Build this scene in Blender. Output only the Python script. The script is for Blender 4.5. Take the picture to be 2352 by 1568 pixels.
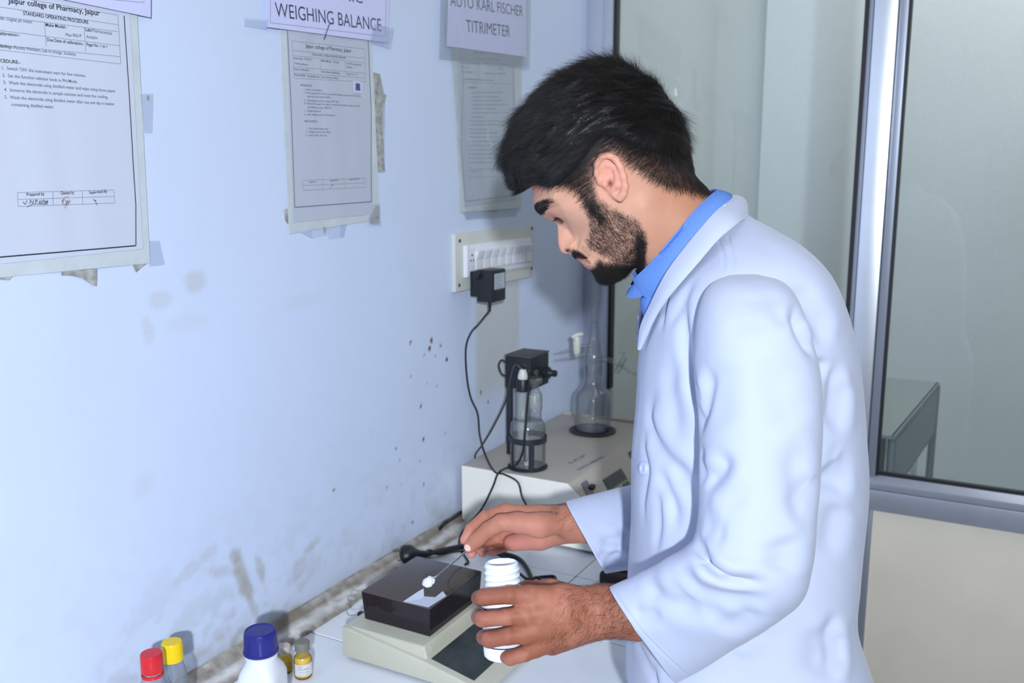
import bpy, bmesh, math, random
import numpy as np
from mathutils import Vector, Matrix, Euler
from mathutils.bvhtree import BVHTree
for _o in list(bpy.data.objects): bpy.data.objects.remove(_o)
SC = bpy.context.scene
COL = SC.collection
random.seed(4)
RNG = np.random.default_rng(7)

# ------------------------------------------------------------------ camera
W, H, FPX = 2352, 1568, 2120.0
PITCH = math.atan2(H/2-405, FPX)
YAW = math.atan2(2345-W/2, FPX/math.cos(PITCH))
FH = np.array([-math.sin(YAW), math.cos(YAW), 0.0])
CR = np.cross(FH, [0, 0, 1.0])
CF = FH*math.cos(PITCH) - np.array([0, 0, 1.0])*math.sin(PITCH)
CU = np.cross(CR, CF)
CAM = np.array([1.0, 0.0, 1.54])
cd = bpy.data.cameras.new('camera'); cam = bpy.data.objects.new('camera', cd); COL.objects.link(cam)
cd.sensor_width = 36; cd.lens = 36*FPX/W; cd.clip_start = .02
cam.matrix_world = Matrix(((CR[0], CU[0], -CF[0], CAM[0]), (CR[1], CU[1], -CF[1], CAM[1]), (CR[2], CU[2], -CF[2], CAM[2]), (0, 0, 0, 1)))
SC.camera = cam
cd.dof.use_dof = True; cd.dof.focus_distance = 1.13; cd.dof.aperture_fstop = 7.0

# ------------------------------------------------------------------ world, lamps, exposure
wd = bpy.data.worlds.new('room_air'); SC.world = wd; wd.use_nodes = True
wd.node_tree.nodes['Background'].inputs[0].default_value = (.75, .8, .9, 1)
wd.node_tree.nodes['Background'].inputs[1].default_value = .02
SC.view_settings.view_transform = 'Standard'; SC.view_settings.look = 'None'
SC.view_settings.exposure = 0.0; SC.view_settings.gamma = 1.0; SC.view_settings.use_curve_mapping = False

def area(name, loc, aim, size, energy, color, shape='DISK', sy=None):
    l = bpy.data.lights.new(name, 'AREA'); l.shape = shape; l.size = size
    if sy: l.size_y = sy
    l.energy = energy; l.color = color
    o = bpy.data.objects.new(name, l); COL.objects.link(o); o.location = loc
    o.rotation_euler = (Vector(aim)-Vector(loc)).to_track_quat('-Z', 'Y').to_euler()
    return o
fl = CAM + CR*.08 + CU*.11 - CF*1.1
area('photo_lamp', fl, fl+CF*3.2+CU*.02, .085, 69.0, (.84, .92, 1.0))
area('tube_light_front', (1.5, .5, 2.86), (1.35, .55, 0), 1.6, 2.2, (1.0, .95, .88), 'RECTANGLE', .5)
area('fill_light_back', (1.0, 1.75, 2.86), (.8, 1.75, 0), 1.3, 3.2, (1.0, .96, .90), 'RECTANGLE', .4)  # added ceiling fill, evening out the main lamp's falloff towards the back
area('fill_light_next_room', (1.3, 2.6, 2.84), (1.2, 3.4, 1.7), 1.4, 22, (1.0, .98, .97), 'RECTANGLE', .3)  # added unseen fill that brightens the space behind the glass

# ------------------------------------------------------------------ projection helpers (pixels to points on real planes)
def ray(u, v): return CF + CR*((u-W/2)/FPX) - CU*((v-H/2)/FPX)
def on(u, v, ax, val):
    d = ray(u, v); return CAM + d*((val-CAM[ax])/d[ax])
def at(u, v, depth): return CAM + ray(u, v)*depth

# ------------------------------------------------------------------ mesh helpers
def lin(c):
    return tuple(((x/12.92) if x <= .04045 else ((x+.055)/1.055)**2.4) for x in c)
def rgb(r, g, b): return lin((r/255, g/255, b/255))
def empty(name, loc=(0, 0, 0)):
    o = bpy.data.objects.new(name, None); COL.objects.link(o); o.location = [float(x) for x in loc]; o.empty_display_size = .05
    return o
def tag(o, label, cat, group=None, kind=None):
    o['label'] = label; o['category'] = cat
    if group: o['group'] = group
    if kind: o['kind'] = kind
    return o
def setpar(o, p):
    if p is None: return o
    o.parent = p
    o.matrix_parent_inverse = Matrix.Translation(p.location).inverted()
    return o
def mk(name, verts, faces, mat=None, parent=None, smooth=True, angle=None):
    me = bpy.data.meshes.new(name)
    me.from_pydata([tuple(map(float, v)) for v in verts], [], [tuple(int(i) for i in f) for f in faces]); me.update()
    return fin(name, me, mat, parent, smooth, angle)
def fin(name, me, mat, parent, smooth=True, angle=None):
    if mat is not None: me.materials.append(mat)
    me.polygons.foreach_set('use_smooth', [smooth]*len(me.polygons))
    if smooth and angle is not None: me.set_sharp_from_angle(angle=math.radians(angle))
    o = bpy.data.objects.new(name, me); COL.objects.link(o)
    return setpar(o, parent)
def from_bm(name, bm, mat=None, parent=None, smooth=True, angle=35):
    me = bpy.data.meshes.new(name); bm.normal_update(); bm.to_mesh(me); bm.free()
    return fin(name, me, mat, parent, smooth, angle)
def bevel(bm, r, seg=2):
    if r > 0: bmesh.ops.bevel(bm, geom=list(bm.edges), offset=r, segments=seg, affect='EDGES', profile=.6, clamp_overlap=True)
def add_box(bm, lo, hi, r=0.0, seg=2, M=None):
    b2 = bmesh.new(); bmesh.ops.create_cube(b2, size=1)
    lo = Vector(lo); hi = Vector(hi)
    for v in b2.verts: v.co = Vector([(lo[i]+hi[i])/2 + v.co[i]*(hi[i]-lo[i]) for i in range(3)])
    bevel(b2, r, seg)
    if M is not None: b2.transform(M)
    tmp = bpy.data.meshes.new('t'); b2.to_mesh(tmp); b2.free(); bm.from_mesh(tmp); bpy.data.meshes.remove(tmp)
def box(name, lo, hi, mat, parent=None, r=0.0, seg=2, M=None):
    bm = bmesh.new(); add_box(bm, lo, hi, r, seg, M); return from_bm(name, bm, mat, parent)
def frame(origin, z, xhint=(1, 0, 0)):
    z = Vector(z).normalized(); x = Vector(xhint); x = (x - z*x.dot(z))
    if x.length < 1e-4: x = Vector((0, 1, 0)); x = x - z*x.dot(z)
    x.normalize(); y = z.cross(x)
    M = Matrix((x, y, z)).transposed().to_4x4(); M.translation = Vector(origin); return M
def lathe(name, prof, M, mat, parent=None, n=40, angle=40, sx=1.0, fn=None):
    """prof: list of (radius, height) revolved about M's z axis."""
    vs, fs, rings = [], [], []
    for r, h in prof:
        if r < 1e-6:
            rings.append([len(vs)]); vs.append(M @ Vector((0, 0, h)))
        else:
            ids = []
            for k in range(n):
                a = 2*math.pi*k/n
                rr, hh = (r, h) if fn is None else fn(r, h, a)
                ids.append(len(vs)); vs.append(M @ Vector((rr*math.cos(a)*sx, rr*math.sin(a), hh)))
            rings.append(ids)
    for A, B in zip(rings[:-1], rings[1:]):
        if len(A) == 1 and len(B) == 1: continue
        for k in range(n):
            k2 = (k+1) % n
            if len(A) == 1: fs.append((A[0], B[k2], B[k]))
            elif len(B) == 1: fs.append((A[k], A[k2], B[0]))
            else: fs.append((A[k], A[k2], B[k2], B[k]))
    return mk(name, vs, fs, mat, parent, True, angle)
def spline(pts, per=8):
    P = [np.asarray(p, float) for p in pts]; P = [2*P[0]-P[1]] + P + [2*P[-1]-P[-2]]
    out = []
    for i in range(1, len(P)-2):
        for k in range(per):
            t = k/per; a, b, c, d = P[i-1], P[i], P[i+1], P[i+2]
            out.append(.5*((2*b)+(-a+c)*t+(2*a-5*b+4*c-d)*t*t+(-a+3*b-3*c+d)*t**3))
    out.append(P[-2]); return np.array(out)
def tube_arrays(pts, r, n=8, flat=1.0):
    pts = np.asarray(pts, float); N = len(pts)
    rr = np.full(N, r) if np.isscalar(r) else np.interp(np.linspace(0, 1, N), np.linspace(0, 1, len(r)), r)
    T = np.gradient(pts, axis=0); T /= np.linalg.norm(T, axis=1)[:, None]+1e-12
    ref = np.array([0.31, .2, .93]); vs = []; fs = []
    x = np.cross(T[0], ref); x /= np.linalg.norm(x)
    for i in range(N):
        x = x - T[i]*(x@T[i]); x /= np.linalg.norm(x); y = np.cross(T[i], x)
        for k in range(n):
            a = 2*math.pi*k/n; vs.append(pts[i]+rr[i]*(math.cos(a)*x+flat*math.sin(a)*y))
    for i in range(N-1):
        for k in range(n):
            k2 = (k+1) % n; fs.append((i*n+k, i*n+k2, (i+1)*n+k2, (i+1)*n+k))
    fs.append(tuple(range(n-1, -1, -1))); fs.append(tuple((N-1)*n+k for k in range(n)))
    return vs, fs
def tube(name, pts, r, mat, parent=None, n=8, per=8, smooth_path=True, flat=1.0):
    p = spline(pts, per) if smooth_path and len(pts) > 2 else np.asarray(pts, float)
    vs, fs = tube_arrays(p, r, n, flat); return mk(name, vs, fs, mat, parent, True, 60)
def prism(name, poly, axis, a, b, mat, parent=None, r=0.0, seg=2):
    """poly: 2-D points in the two other axes (in axis order); extruded from a to b along axis."""
    bm = bmesh.new(); oth = [i for i in range(3) if i != axis]
    def P(p, t):
        c = [0, 0, 0]; c[oth[0]], c[oth[1]], c[axis] = p[0], p[1], t; return bm.verts.new(c)
    A = [P(p, a) for p in poly]; B = [P(p, b) for p in poly]; n = len(poly)
    bm.faces.new(A); bm.faces.new(B[::-1])
    for i in range(n): bm.faces.new((A[i], B[i], B[(i+1) % n], A[(i+1) % n]))
    bmesh.ops.recalc_face_normals(bm, faces=bm.faces)
    bevel(bm, r, seg); return from_bm(name, bm, mat, parent)
def _hash(ix, iy, s):
    h = np.sin(ix*127.1+iy*311.7+s*74.7)*43758.5453; return h-np.floor(h)
def vnoise(x, y, s=0):
    ix, iy = np.floor(x), np.floor(y); fx, fy = x-ix, y-iy
    fx = fx*fx*(3-2*fx); fy = fy*fy*(3-2*fy)
    a, b, c, d = _hash(ix, iy, s), _hash(ix+1, iy, s), _hash(ix, iy+1, s), _hash(ix+1, iy+1, s)
    return a*(1-fx)*(1-fy)+b*fx*(1-fy)+c*(1-fx)*fy+d*fx*fy
def fbm(x, y, s=0, o=4):
    r = 0; a = .5
    for i in range(o): r = r+a*vnoise(x*2**i, y*2**i, s+i*3.1); a *= .5
    return r/(1-.5**o)
def sstep(a, b, x):
    t = np.clip((x-a)/(b-a), 0, 1); return t*t*(3-2*t)
def vcol(me, cols, name='tint'):
    at_ = me.color_attributes.new(name, 'FLOAT_COLOR', 'POINT')
    c = np.ones((len(me.vertices), 4), np.float32); c[:, :3] = cols; at_.data.foreach_set('color', c.ravel())

# ------------------------------------------------------------------ materials
def mat(name, color=(.8, .8, .8), rough=.5, metal=0.0, spec=.5, bump=0.0, bscale=200., var=0.0, vscale=8., tint=None, coat=0.0, sss=0.0, sheen=0.0, emis=None, trans=0.0, ior=1.45, alpha=1.0, bdist=.001):
    m = bpy.data.materials.new(name); m.use_nodes = True; nt = m.node_tree; b = nt.nodes['Principled BSDF']
    b.inputs['Base Color'].default_value = (*color, 1); b.inputs['Roughness'].default_value = rough
    b.inputs['Metallic'].default_value = metal; b.inputs['Specular IOR Level'].default_value = spec
    b.inputs['Coat Weight'].default_value = coat; b.inputs['IOR'].default_value = ior
    b.inputs['Transmission Weight'].default_value = trans; b.inputs['Alpha'].default_value = alpha
    if sss > 0:
        b.inputs['Subsurface Weight'].default_value = sss; b.inputs['Subsurface Radius'].default_value = (1, .35, .2); b.inputs['Subsurface Scale'].default_value = .006
    if sheen: b.inputs['Sheen Weight'].default_value = sheen
    if emis: b.inputs['Emission Color'].default_value = (*emis[0], 1); b.inputs['Emission Strength'].default_value = emis[1]
    src = None
    if tint:
        a = nt.nodes.new('ShaderNodeAttribute'); a.attribute_name = tint; src = a.outputs['Color']
    tc = nt.nodes.new('ShaderNodeTexCoord')
    if var > 0:
        n = nt.nodes.new('ShaderNodeTexNoise'); n.inputs['Scale'].default_value = vscale; n.inputs['Detail'].default_value = 5
        nt.links.new(tc.outputs['Object'], n.inputs['Vector'])
        mr = nt.nodes.new('ShaderNodeMapRange'); mr.inputs['From Min'].default_value = .3; mr.inputs['From Max'].default_value = .7
        mr.inputs['To Min'].default_value = 1-var; mr.inputs['To Max'].default_value = 1+var*.5
        nt.links.new(n.outputs['Fac'], mr.inputs['Value'])
        mx = nt.nodes.new('ShaderNodeMix'); mx.data_type = 'RGBA'; mx.blend_type = 'MULTIPLY'; mx.inputs['Factor'].default_value = 1
        if src is not None: nt.links.new(src, mx.inputs['A'])
        else: mx.inputs['A'].default_value = (*color, 1)
        nt.links.new(mr.outputs['Result'], mx.inputs['B']); src = mx.outputs['Result']
    if src is not None: nt.links.new(src, b.inputs['Base Color'])
    if bump > 0:
        n = nt.nodes.new('ShaderNodeTexNoise'); n.inputs['Scale'].default_value = bscale; n.inputs['Detail'].default_value = 4
        nt.links.new(tc.outputs['Object'], n.inputs['Vector'])
        bp = nt.nodes.new('ShaderNodeBump'); bp.inputs['Strength'].default_value = bump; bp.inputs['Distance'].default_value = bdist
        nt.links.new(n.outputs['Fac'], bp.inputs['Height']); nt.links.new(bp.outputs['Normal'], b.inputs['Normal'])
    return m
def thin_glass(name, tint=(.9, .95, .95), rough=.02, edge=.0, edge_col=(.5, .55, .58), boost=1.0, haze=0.0, haze_col=(.6, .6, .6)):
    """thin-walled glass: straight-through transparency with a fresnel reflection; rims seen edge-on are denser; haze is a veil mixed in as flat colour."""
    m = bpy.data.materials.new(name); m.use_nodes = True; nt = m.node_tree; nt.nodes.clear()
    out = nt.nodes.new('ShaderNodeOutputMaterial'); tr = nt.nodes.new('ShaderNodeBsdfTransparent'); gl = nt.nodes.new('ShaderNodeBsdfGlossy')
    gl.inputs['Roughness'].default_value = rough; fw = nt.nodes.new('ShaderNodeLayerWeight'); fw.inputs['Blend'].default_value = .5
    pw = nt.nodes.new('ShaderNodeMath'); pw.operation = 'POWER'; pw.inputs[1].default_value = 5
    fr = nt.nodes.new('ShaderNodeMath'); fr.operation = 'MULTIPLY_ADD'; fr.inputs[1].default_value = .96; fr.inputs[2].default_value = .04
    nt.links.new(fw.outputs['Facing'], pw.inputs[0]); nt.links.new(pw.outputs[0], fr.inputs[0])
    mx = nt.nodes.new('ShaderNodeMixShader'); last = tr
    tr.inputs[0].default_value = (*tint, 1)
    if edge > 0:
        lw = nt.nodes.new('ShaderNodeLayerWeight'); lw.inputs['Blend'].default_value = edge
        cm = nt.nodes.new('ShaderNodeMix'); cm.data_type = 'RGBA'; cm.inputs['A'].default_value = (*tint, 1); cm.inputs['B'].default_value = (*edge_col, 1)
        nt.links.new(lw.outputs['Facing'], cm.inputs['Factor']); nt.links.new(cm.outputs['Result'], tr.inputs[0])
    sh = tr.outputs[0]
    if haze > 0:
        df = nt.nodes.new('ShaderNodeBsdfDiffuse'); df.inputs[0].default_value = (*haze_col, 1)
        m2 = nt.nodes.new('ShaderNodeMixShader'); m2.inputs[0].default_value = haze
        nt.links.new(sh, m2.inputs[1]); nt.links.new(df.outputs[0], m2.inputs[2]); sh = m2.outputs[0]
    fac = fr.outputs[0]
    if boost != 1:
        mm = nt.nodes.new('ShaderNodeMath'); mm.operation = 'MULTIPLY'; mm.inputs[1].default_value = boost; mm.use_clamp = True
        nt.links.new(fac, mm.inputs[0]); fac = mm.outputs[0]
    nt.links.new(fac, mx.inputs[0]); nt.links.new(sh, mx.inputs[1]); nt.links.new(gl.outputs[0], mx.inputs[2]); nt.links.new(mx.outputs[0], out.inputs[0])
    return m

# text: a flat lettering mesh fitted from baseline start A to end B, cap height ch, printed on a surface
_fc = {}
def glyphs(s, bold=0.0):
    key = (s, bold)
    if key in _fc: return _fc[key]
    cu = bpy.data.curves.new('t', 'FONT'); cu.body = s; cu.size = 1; cu.offset = bold; cu.resolution_u = 3; cu.fill_mode = 'FRONT'
    o = bpy.data.objects.new('t', cu); COL.objects.link(o)
    me = bpy.data.meshes.new_from_object(o.evaluated_get(bpy.context.evaluated_depsgraph_get()))
    V = np.array([v.co[:] for v in me.vertices]).reshape(-1, 3); Fc = [tuple(p.vertices) for p in me.polygons]
    bpy.data.objects.remove(o); bpy.data.curves.remove(cu); bpy.data.meshes.remove(me)
    _fc[key] = (V, Fc); return V, Fc
class Print:
    """collects flat print (lettering, rules) into one mesh."""
    def __init__(self): self.v = []; self.f = []
    def text(self, s, A, B, up, ch, bold=0.0):
        V, Fc = glyphs(s, bold); A = np.asarray(A, float); B = np.asarray(B, float); up = np.asarray(up, float)
        x0, x1 = V[:, 0].min(), V[:, 0].max(); t = (V[:, 0]-x0)/(x1-x0); h = V[:, 1]/.72*ch
        P = A + (B-A)*t[:, None] + up*h[:, None]; k = len(self.v)
        self.v += list(P); self.f += [tuple(i+k for i in f) for f in Fc]
    def line(self, A, B, w, nrm):
        A = np.asarray(A, float); B = np.asarray(B, float); d = B-A; s = np.cross(nrm, d); s = s/np.linalg.norm(s)*w/2
        n = max(1, int(np.linalg.norm(d)/.006)); k = len(self.v)
        for i in range(n+1): q = A+d*(i/n); self.v += [q-s, q+s]
        for i in range(n): a = k+2*i; self.f.append((a, a+2, a+3, a+1))
    def quad(self, a, b, c, d):
        k = len(self.v); self.v += [np.asarray(p, float) for p in (a, b, c, d)]; self.f.append((k, k+1, k+2, k+3))
    def build(self, name, m, parent, fn=None):
        vs = self.v if fn is None else [fn(p) for p in self.v]
        o = mk(name, vs, self.f, m, parent, False); o['kind'] = 'stuff'; return o

# ================================================================== SETTING
ZC = 0.80; YB = 2.243
WALLC = rgb(205, 217, 243)
m_wall = mat('wall_paint', WALLC, .55, spec=.35, tint='tint', bump=.18, bscale=55, bdist=.002)
m_ceil = mat('ceiling_paint', rgb(150, 148, 144), .8)
m_floor = mat('floor_terrazzo', rgb(104, 102, 97), .4, var=.25, vscale=60)
m_plain = mat('plain_wall_paint', rgb(116, 116, 114), .7)
m_back = mat('next_room_wall_paint', rgb(216, 222, 222), .7, var=.05, vscale=2)
m_back2 = mat('next_room_pillar_paint', rgb(232, 238, 242), .7, var=.06, vscale=2)
m_alu = mat('brushed_aluminium', rgb(186, 192, 208), .30, metal=.5, var=.04, vscale=20)
m_mull = mat('highlit_aluminium', rgb(232, 236, 244), .33, metal=.95, var=.03, vscale=20)  # aluminium copy brightened to raise the lamp's highlight on the mullion
m_alu_d = mat('aluminium_side', rgb(146, 152, 168), .42, metal=.5)
m_gask = mat('black_rubber_gasket', rgb(22, 24, 28), .5)
m_beige = mat('beige_laminate', rgb(230, 222, 208), .45, var=.04, vscale=9)
m_pane = thin_glass('partition_glass', (.88, .905, .90), .015, boost=1.25, haze=.10, haze_col=rgb(150, 165, 170))  # the pane's veil of reflection and haze is put into its haze colour
m_tile = mat('white_glazed_tile', rgb(228, 232, 240), .18, spec=.5, var=.04, vscale=14)
m_grout = mat('grey_grout', rgb(120, 116, 110), .9)
m_ledge = mat('dirty_plaster_ledge', (1, 1, 1), .8, tint='tint', bump=.5, bscale=180, bdist=.002)
m_stone = mat('counter_stone', rgb(150, 150, 150), .6)

# left wall: fine grid so that stains and chips keep crisp shapes
def wall_left():
    ys = np.concatenate([[-2.2, -1, 0, .45], np.arange(.56, YB, .0036), [YB]]); zs = np.concatenate([[0, .4, .7], np.arange(.775, 2.12, .0042), [2.3, 2.9]])
    Y, Z = np.meshgrid(ys, zs, indexing='ij'); n, k = Y.shape
    base = np.array(WALLC)
    und = .0012*(fbm(Y*5, Z*4, 3)-.5)*2
    X = und*(sstep(.6, .9, Z))
    col = base[None, None]*np.ones((n, k, 1))
    col = col*(1+.05*(fbm(Y*3, Z*3, 11)-.5)[..., None])
    grey = np.array(rgb(138, 132, 124)); putty = np.array(rgb(186, 188, 184)); tan = np.array(rgb(160, 152, 140))
    def blend(c, w):
        nonlocal col
        w = np.clip(w, 0, 1)[..., None]; col = col*(1-w)+np.asarray(c)*w
    # grime above the ledge, thicker and streaky low down
    hgt = (Z-.815)
    nz = fbm(Y*16, Z*26, 21); nz2 = fbm(Y*60, Z*60, 23)
    blend(grey, .85*np.exp(-np.maximum(hgt, 0)/(.017+.014*fbm(Y*7, Y*0, 5)))*(.55+.8*nz))
    blend(tan, .6*sstep(.52, .72, nz2*.55+nz*.5+.10*np.exp(-((Y-.90)/.05)**2))*np.exp(-np.maximum(hgt, 0)/.05)*np.exp(-((Y-.93)/.20)**2))
    blend(tan, .40*sstep(.46, .70, nz2*.5+nz*.5)*np.exp(-np.maximum(hgt, 0)/.10))
    def blob(u, v, ru, rv, c, a, rag=.9, ang=0.0):
        p = on(u, v, 0, 0); dy = Y-p[1]; dz = Z-p[2]; ca, sa = math.cos(ang), math.sin(ang)
        d = np.sqrt(((dy*ca+dz*sa)/ru)**2+((-dy*sa+dz*ca)/rv)**2)+rag*(fbm(Y*45, Z*45, int(u) % 17)-.5)
        blend(c, a*(1-sstep(.45, 1.25, d))*(.55+.9*fbm(Y*130, Z*130, 41)))
    for u, v, ru, rv, a in ((445, 645, .022, .017, .55), (370, 688, .02, .014, .4), (340, 765, .012, .02, .35), (430, 740, .05, .014, .14), (700, 690, .05, .016, .14), (330, 1120, .02, .02, .2)):
        blob(u, v, ru, rv, putty, a)
    for u, v, ru, rv, a, an in ((545, 1275, .016, .012, .55, 0), (558, 1330, .012, .05, .55, .3), (575, 1370, .010, .035, .45, .35), (520, 1310, .04, .010, .3, -.4), (600, 1310, .008, .03, .4, .2), (715, 1255, .02, .010, .35, .4), (690, 1300, .02, .02, .3, .5), (460, 1290, .05, .012, .22, .3)):
        blob(u, v, ru, rv, tan, a, 1.5, an)
    # unpainted putty strip below the switch board
    a = on(1092, 690, 0, 0); b = on(1193, 690, 0, 0)
    w = sstep(a[1]-.01, a[1]+.012, Y)*(1-sstep(b[1]-.012, b[1]+.01, Y))*sstep(1.03, 1.10, Z)*(1-sstep(1.30, 1.32, Z))
    blend(rgb(196, 198, 196), .75*w)
    # rust flecks and fly specks
    S = [(991, 781, 3.2, 6.5), (987, 801, 3.6, 7), (1012, 793, 2.2, 4), (943, 786, 2.6, 4.5), (1026, 826, 2.4, 4.6), (974, 815, 1.6, 2.4), (1001, 817, 1.6, 2.2), (943, 863, 1.7, 1.8), (980, 882, 1.5, 1.5), (967, 933, 2.2, 4.8), (1104, 901, 2.2, 6.5), (1121, 923, 2, 3), (972, 1008, 2.4, 4.8), (909, 1031, 2.2, 4.5), (918, 1057, 1.7, 2), (1085, 956, 1.6, 1.8), (1023, 995, 1.6, 1.8), (965, 1058, 1.5, 2), (973, 1112, 1.8, 3.5), (852, 995, 1.8, 2), (766, 1125, 2, 2.4), (947, 1200, 2, 5), (659, 1188, 1.8, 2), (921, 1112, 1.4, 1.6), (889, 1118, 1.3, 1.4), (945, 877, 1.2, 1.3), (1003, 886, 1.2, 1.3), (888, 1225, 1.8, 2.2)]
    rust = np.array(rgb(118, 62, 26)); dark = np.array(rgb(58, 48, 44))
    for i, (u, v, ru, rv) in enumerate(S):
        p = on(u, v, 0, 0); dep = (p-CAM)@CF; su = dep/FPX/.72; sv = dep/FPX
        d = np.sqrt(((Y-p[1])/(ru*su*1.15))**2+((Z-p[2])/(rv*sv))**2)+.7*(fbm(Y*160, Z*160, i)-.5)
        blend(rust if i < 3 else (rust*.45+dark*.55), (1 if rv > 2.5 else .75)*(1-sstep(.7, 1.2, d)))
    V = np.stack([X, Y, Z], -1).reshape(-1, 3)
    idx = np.arange(n*k).reshape(n, k); F = np.stack([idx[:-1, :-1], idx[1:, :-1], idx[1:, 1:], idx[:-1, 1:]], -1).reshape(-1, 4)
    me = bpy.data.meshes.new('wall_left'); me.from_pydata(V.tolist(), [], F.tolist()); me.update()
    vcol(me, col.reshape(-1, 3)); o = fin('wall_left', me, m_wall, None); o['kind'] = 'structure'; return o
wall_left()

def struct(o): o['kind'] = 'structure'; return o
struct(box('floor', (-.1, -2.3, -.08), (3.3, 3.6, 0), m_floor))
struct(box('ceiling', (-.1, -2.3, 2.9), (3.3, 3.6, 2.98), m_ceil))
struct(box('wall_right', (3.2, -2.2, 0), (3.3, 3.5, 2.9), m_plain))
struct(box('wall_front', (-.1, -2.3, 0), (3.3, -2.2, 2.9), m_plain))
pb = on(1755, 300, 1, 3.4)[0]
wf = struct(box('wall_far', (-.1, 3.4, 0), (3.3, 3.5, 2.9), m_back))
box('pillar', (pb, 3.36, 0), (pb+.95, 3.42, 2.9), m_back2, wf)
struct(box('wall_left_next_room', (-.1, YB+.03, 0), (0.0, 3.5, 2.9), m_back))['kind'] = 'structure'

# aluminium and glass partition
wb = struct(empty('wall_back', (.6, YB, 0)))
D0, D1 = YB-.012, YB+.045
xr0, xr1 = .676, .757
box('side_post', (.0, D0+.006, .0), (.047, D1, 2.9), m_alu, wb, .002)
box('side_bead', (.0485, D0, .0), (.0735, D1, 2.9), m_alu, wb, .003)
box('mullion', (.689, D0-.006, 0), (.737, D1, 2.9), m_mull, wb, .0025)
box('mullion_bead', (.676, D0+.012, 0), (.689, D1, 2.9), m_alu_d, wb, .0015)
box('mullion_bead', (.7385, D0+.010, .845), (.757, D1, 2.9), m_alu_d, wb, .0015)
box('panel_bead', (.7385, D0+.012, 0), (.757, D1, .764), m_alu_d, wb, .0015)
box('mid_rail', (.7375, D0-.004, .765), (2.1, D1, .815), m_alu, wb, .002)
prism('rail_bead', [(D0-.002, .8165), (D1, .8165), (D1, .846), (D0+.018, .846), (D0-.002, .832)], 0, .7375, 2.1, m_alu, wb, .001)
box('mid_rail', (.0735, D0+.004, .765), (.676, D1, .835), m_alu, wb, .002)
box('lower_panel', (.757, D0+.022, .0), (2.1, D0+.036, .765), m_beige, wb, .001)
box('lower_panel', (.0735, D0+.022, .0), (.676, D0+.036, .765), m_beige, wb, .001)
box('mullion', (2.1, D0-.006, 0), (2.16, D1, 2.9), m_alu, wb, .0025)
w1 = struct(empty('window_1', (.37, YB, .84)))
box('pane', (.074, YB+.012, .836), (.676, YB+.018, 2.9), m_pane, w1)
box('gasket', (.0735, D0+.010, .98), (.0795, YB+.024, 2.9), m_gask, w1)
box('gasket', (.667, D0+.010, .836), (.676, YB+.024, 2.9), m_gask, w1)
w2 = struct(empty('window_2', (1.4, YB, .85)))
box('pane', (.757, YB+.012, .846), (2.1, YB+.018, 2.9), m_pane, w2)
box('gasket', (.757, D0+.014, .846), (.763, YB+.024, 2.9), m_gask, w2)
box('gasket', (.757, D0+.020, .846), (2.1, YB+.024, .853), m_gask, w2)

# table standing behind the glass, seen dimly through it
m_dt = mat('grey_table_laminate', rgb(158, 166, 164), .5); m_dt2 = mat('grey_table_frame', rgb(92, 98, 104), .5)
zt = .93
A = on(2155, 878, 2, zt); Bp = on(2010, 1050, 2, zt); Lp = on(2010, 864, 2, zt)
t = tag(empty('side_table', (A[0], A[1], 0)), 'grey table with a dark edge standing behind the glass of the right bay', 'table')
def side_table():
    e1 = (Bp-A)/np.linalg.norm(Bp-A); e2 = (Lp-A)/np.linalg.norm(Lp-A)
    ymin = YB+.06
    B2 = A+e1*min(.9, (A[1]-ymin)/max(1e-6, -e1[1])); L2 = A+e2*.8
    if L2[0] < .69: L2 = A+e2*((A[0]-.69)/-e2[0])
    X2 = np.array([L2[0]-.01, ymin, zt])
    poly = [A, B2, X2, L2]
    bm = bmesh.new()
    T = [bm.verts.new(p) for p in poly]; Bm = [bm.verts.new((p[0], p[1], p[2]-.008)) for p in poly]
    bm.faces.new(T); bm.faces.new(Bm[::-1])
    for i in range(4): bm.faces.new((T[i], Bm[i], Bm[(i+1) % 4], T[(i+1) % 4]))
    bmesh.ops.recalc_face_normals(bm, faces=bm.faces); from_bm('tabletop', bm, m_dt, t)
    vs, fs = [], []
    for p, q, z0, z1, r in ((A, B2, zt-.012, zt-.012, .006), (A, B2, zt-.15, zt-.15, .006)):
        a, f_ = tube_arrays([(p[0], p[1], z0), (q[0], q[1], z1)], r, 6); fs += [tuple(i+len(vs) for i in ff) for ff in f_]; vs += a
    mk('edge_rail', vs, fs, m_dt2, t)
    dn = [A, B2, np.array([B2[0], B2[1], zt-.15]), np.array([A[0], A[1], zt-.15])]
    nrm = np.cross(B2-A, [0, 0, 1]); nrm = nrm/np.linalg.norm(nrm)*.004
    mk('apron', [p+nrm for p in dn]+[p-nrm for p in dn], [(0, 1, 2, 3), (7, 6, 5, 4), (0, 4, 5, 1), (1, 5, 6, 2), (2, 6, 7, 3), (3, 7, 4, 0)], mat('grey_table_apron', rgb(140, 150, 154), .6), t, False)
    for p in (A-(A-X2)*.02, B2-(B2-L2)*.02, X2-(X2-A)*.02, L2-(L2-B2)*.02):
        mk('leg', *tube_arrays([(p[0], p[1], 0), (p[0], p[1], zt-.008)], .011, 8), m_dt2, t)
side_table()

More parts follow.
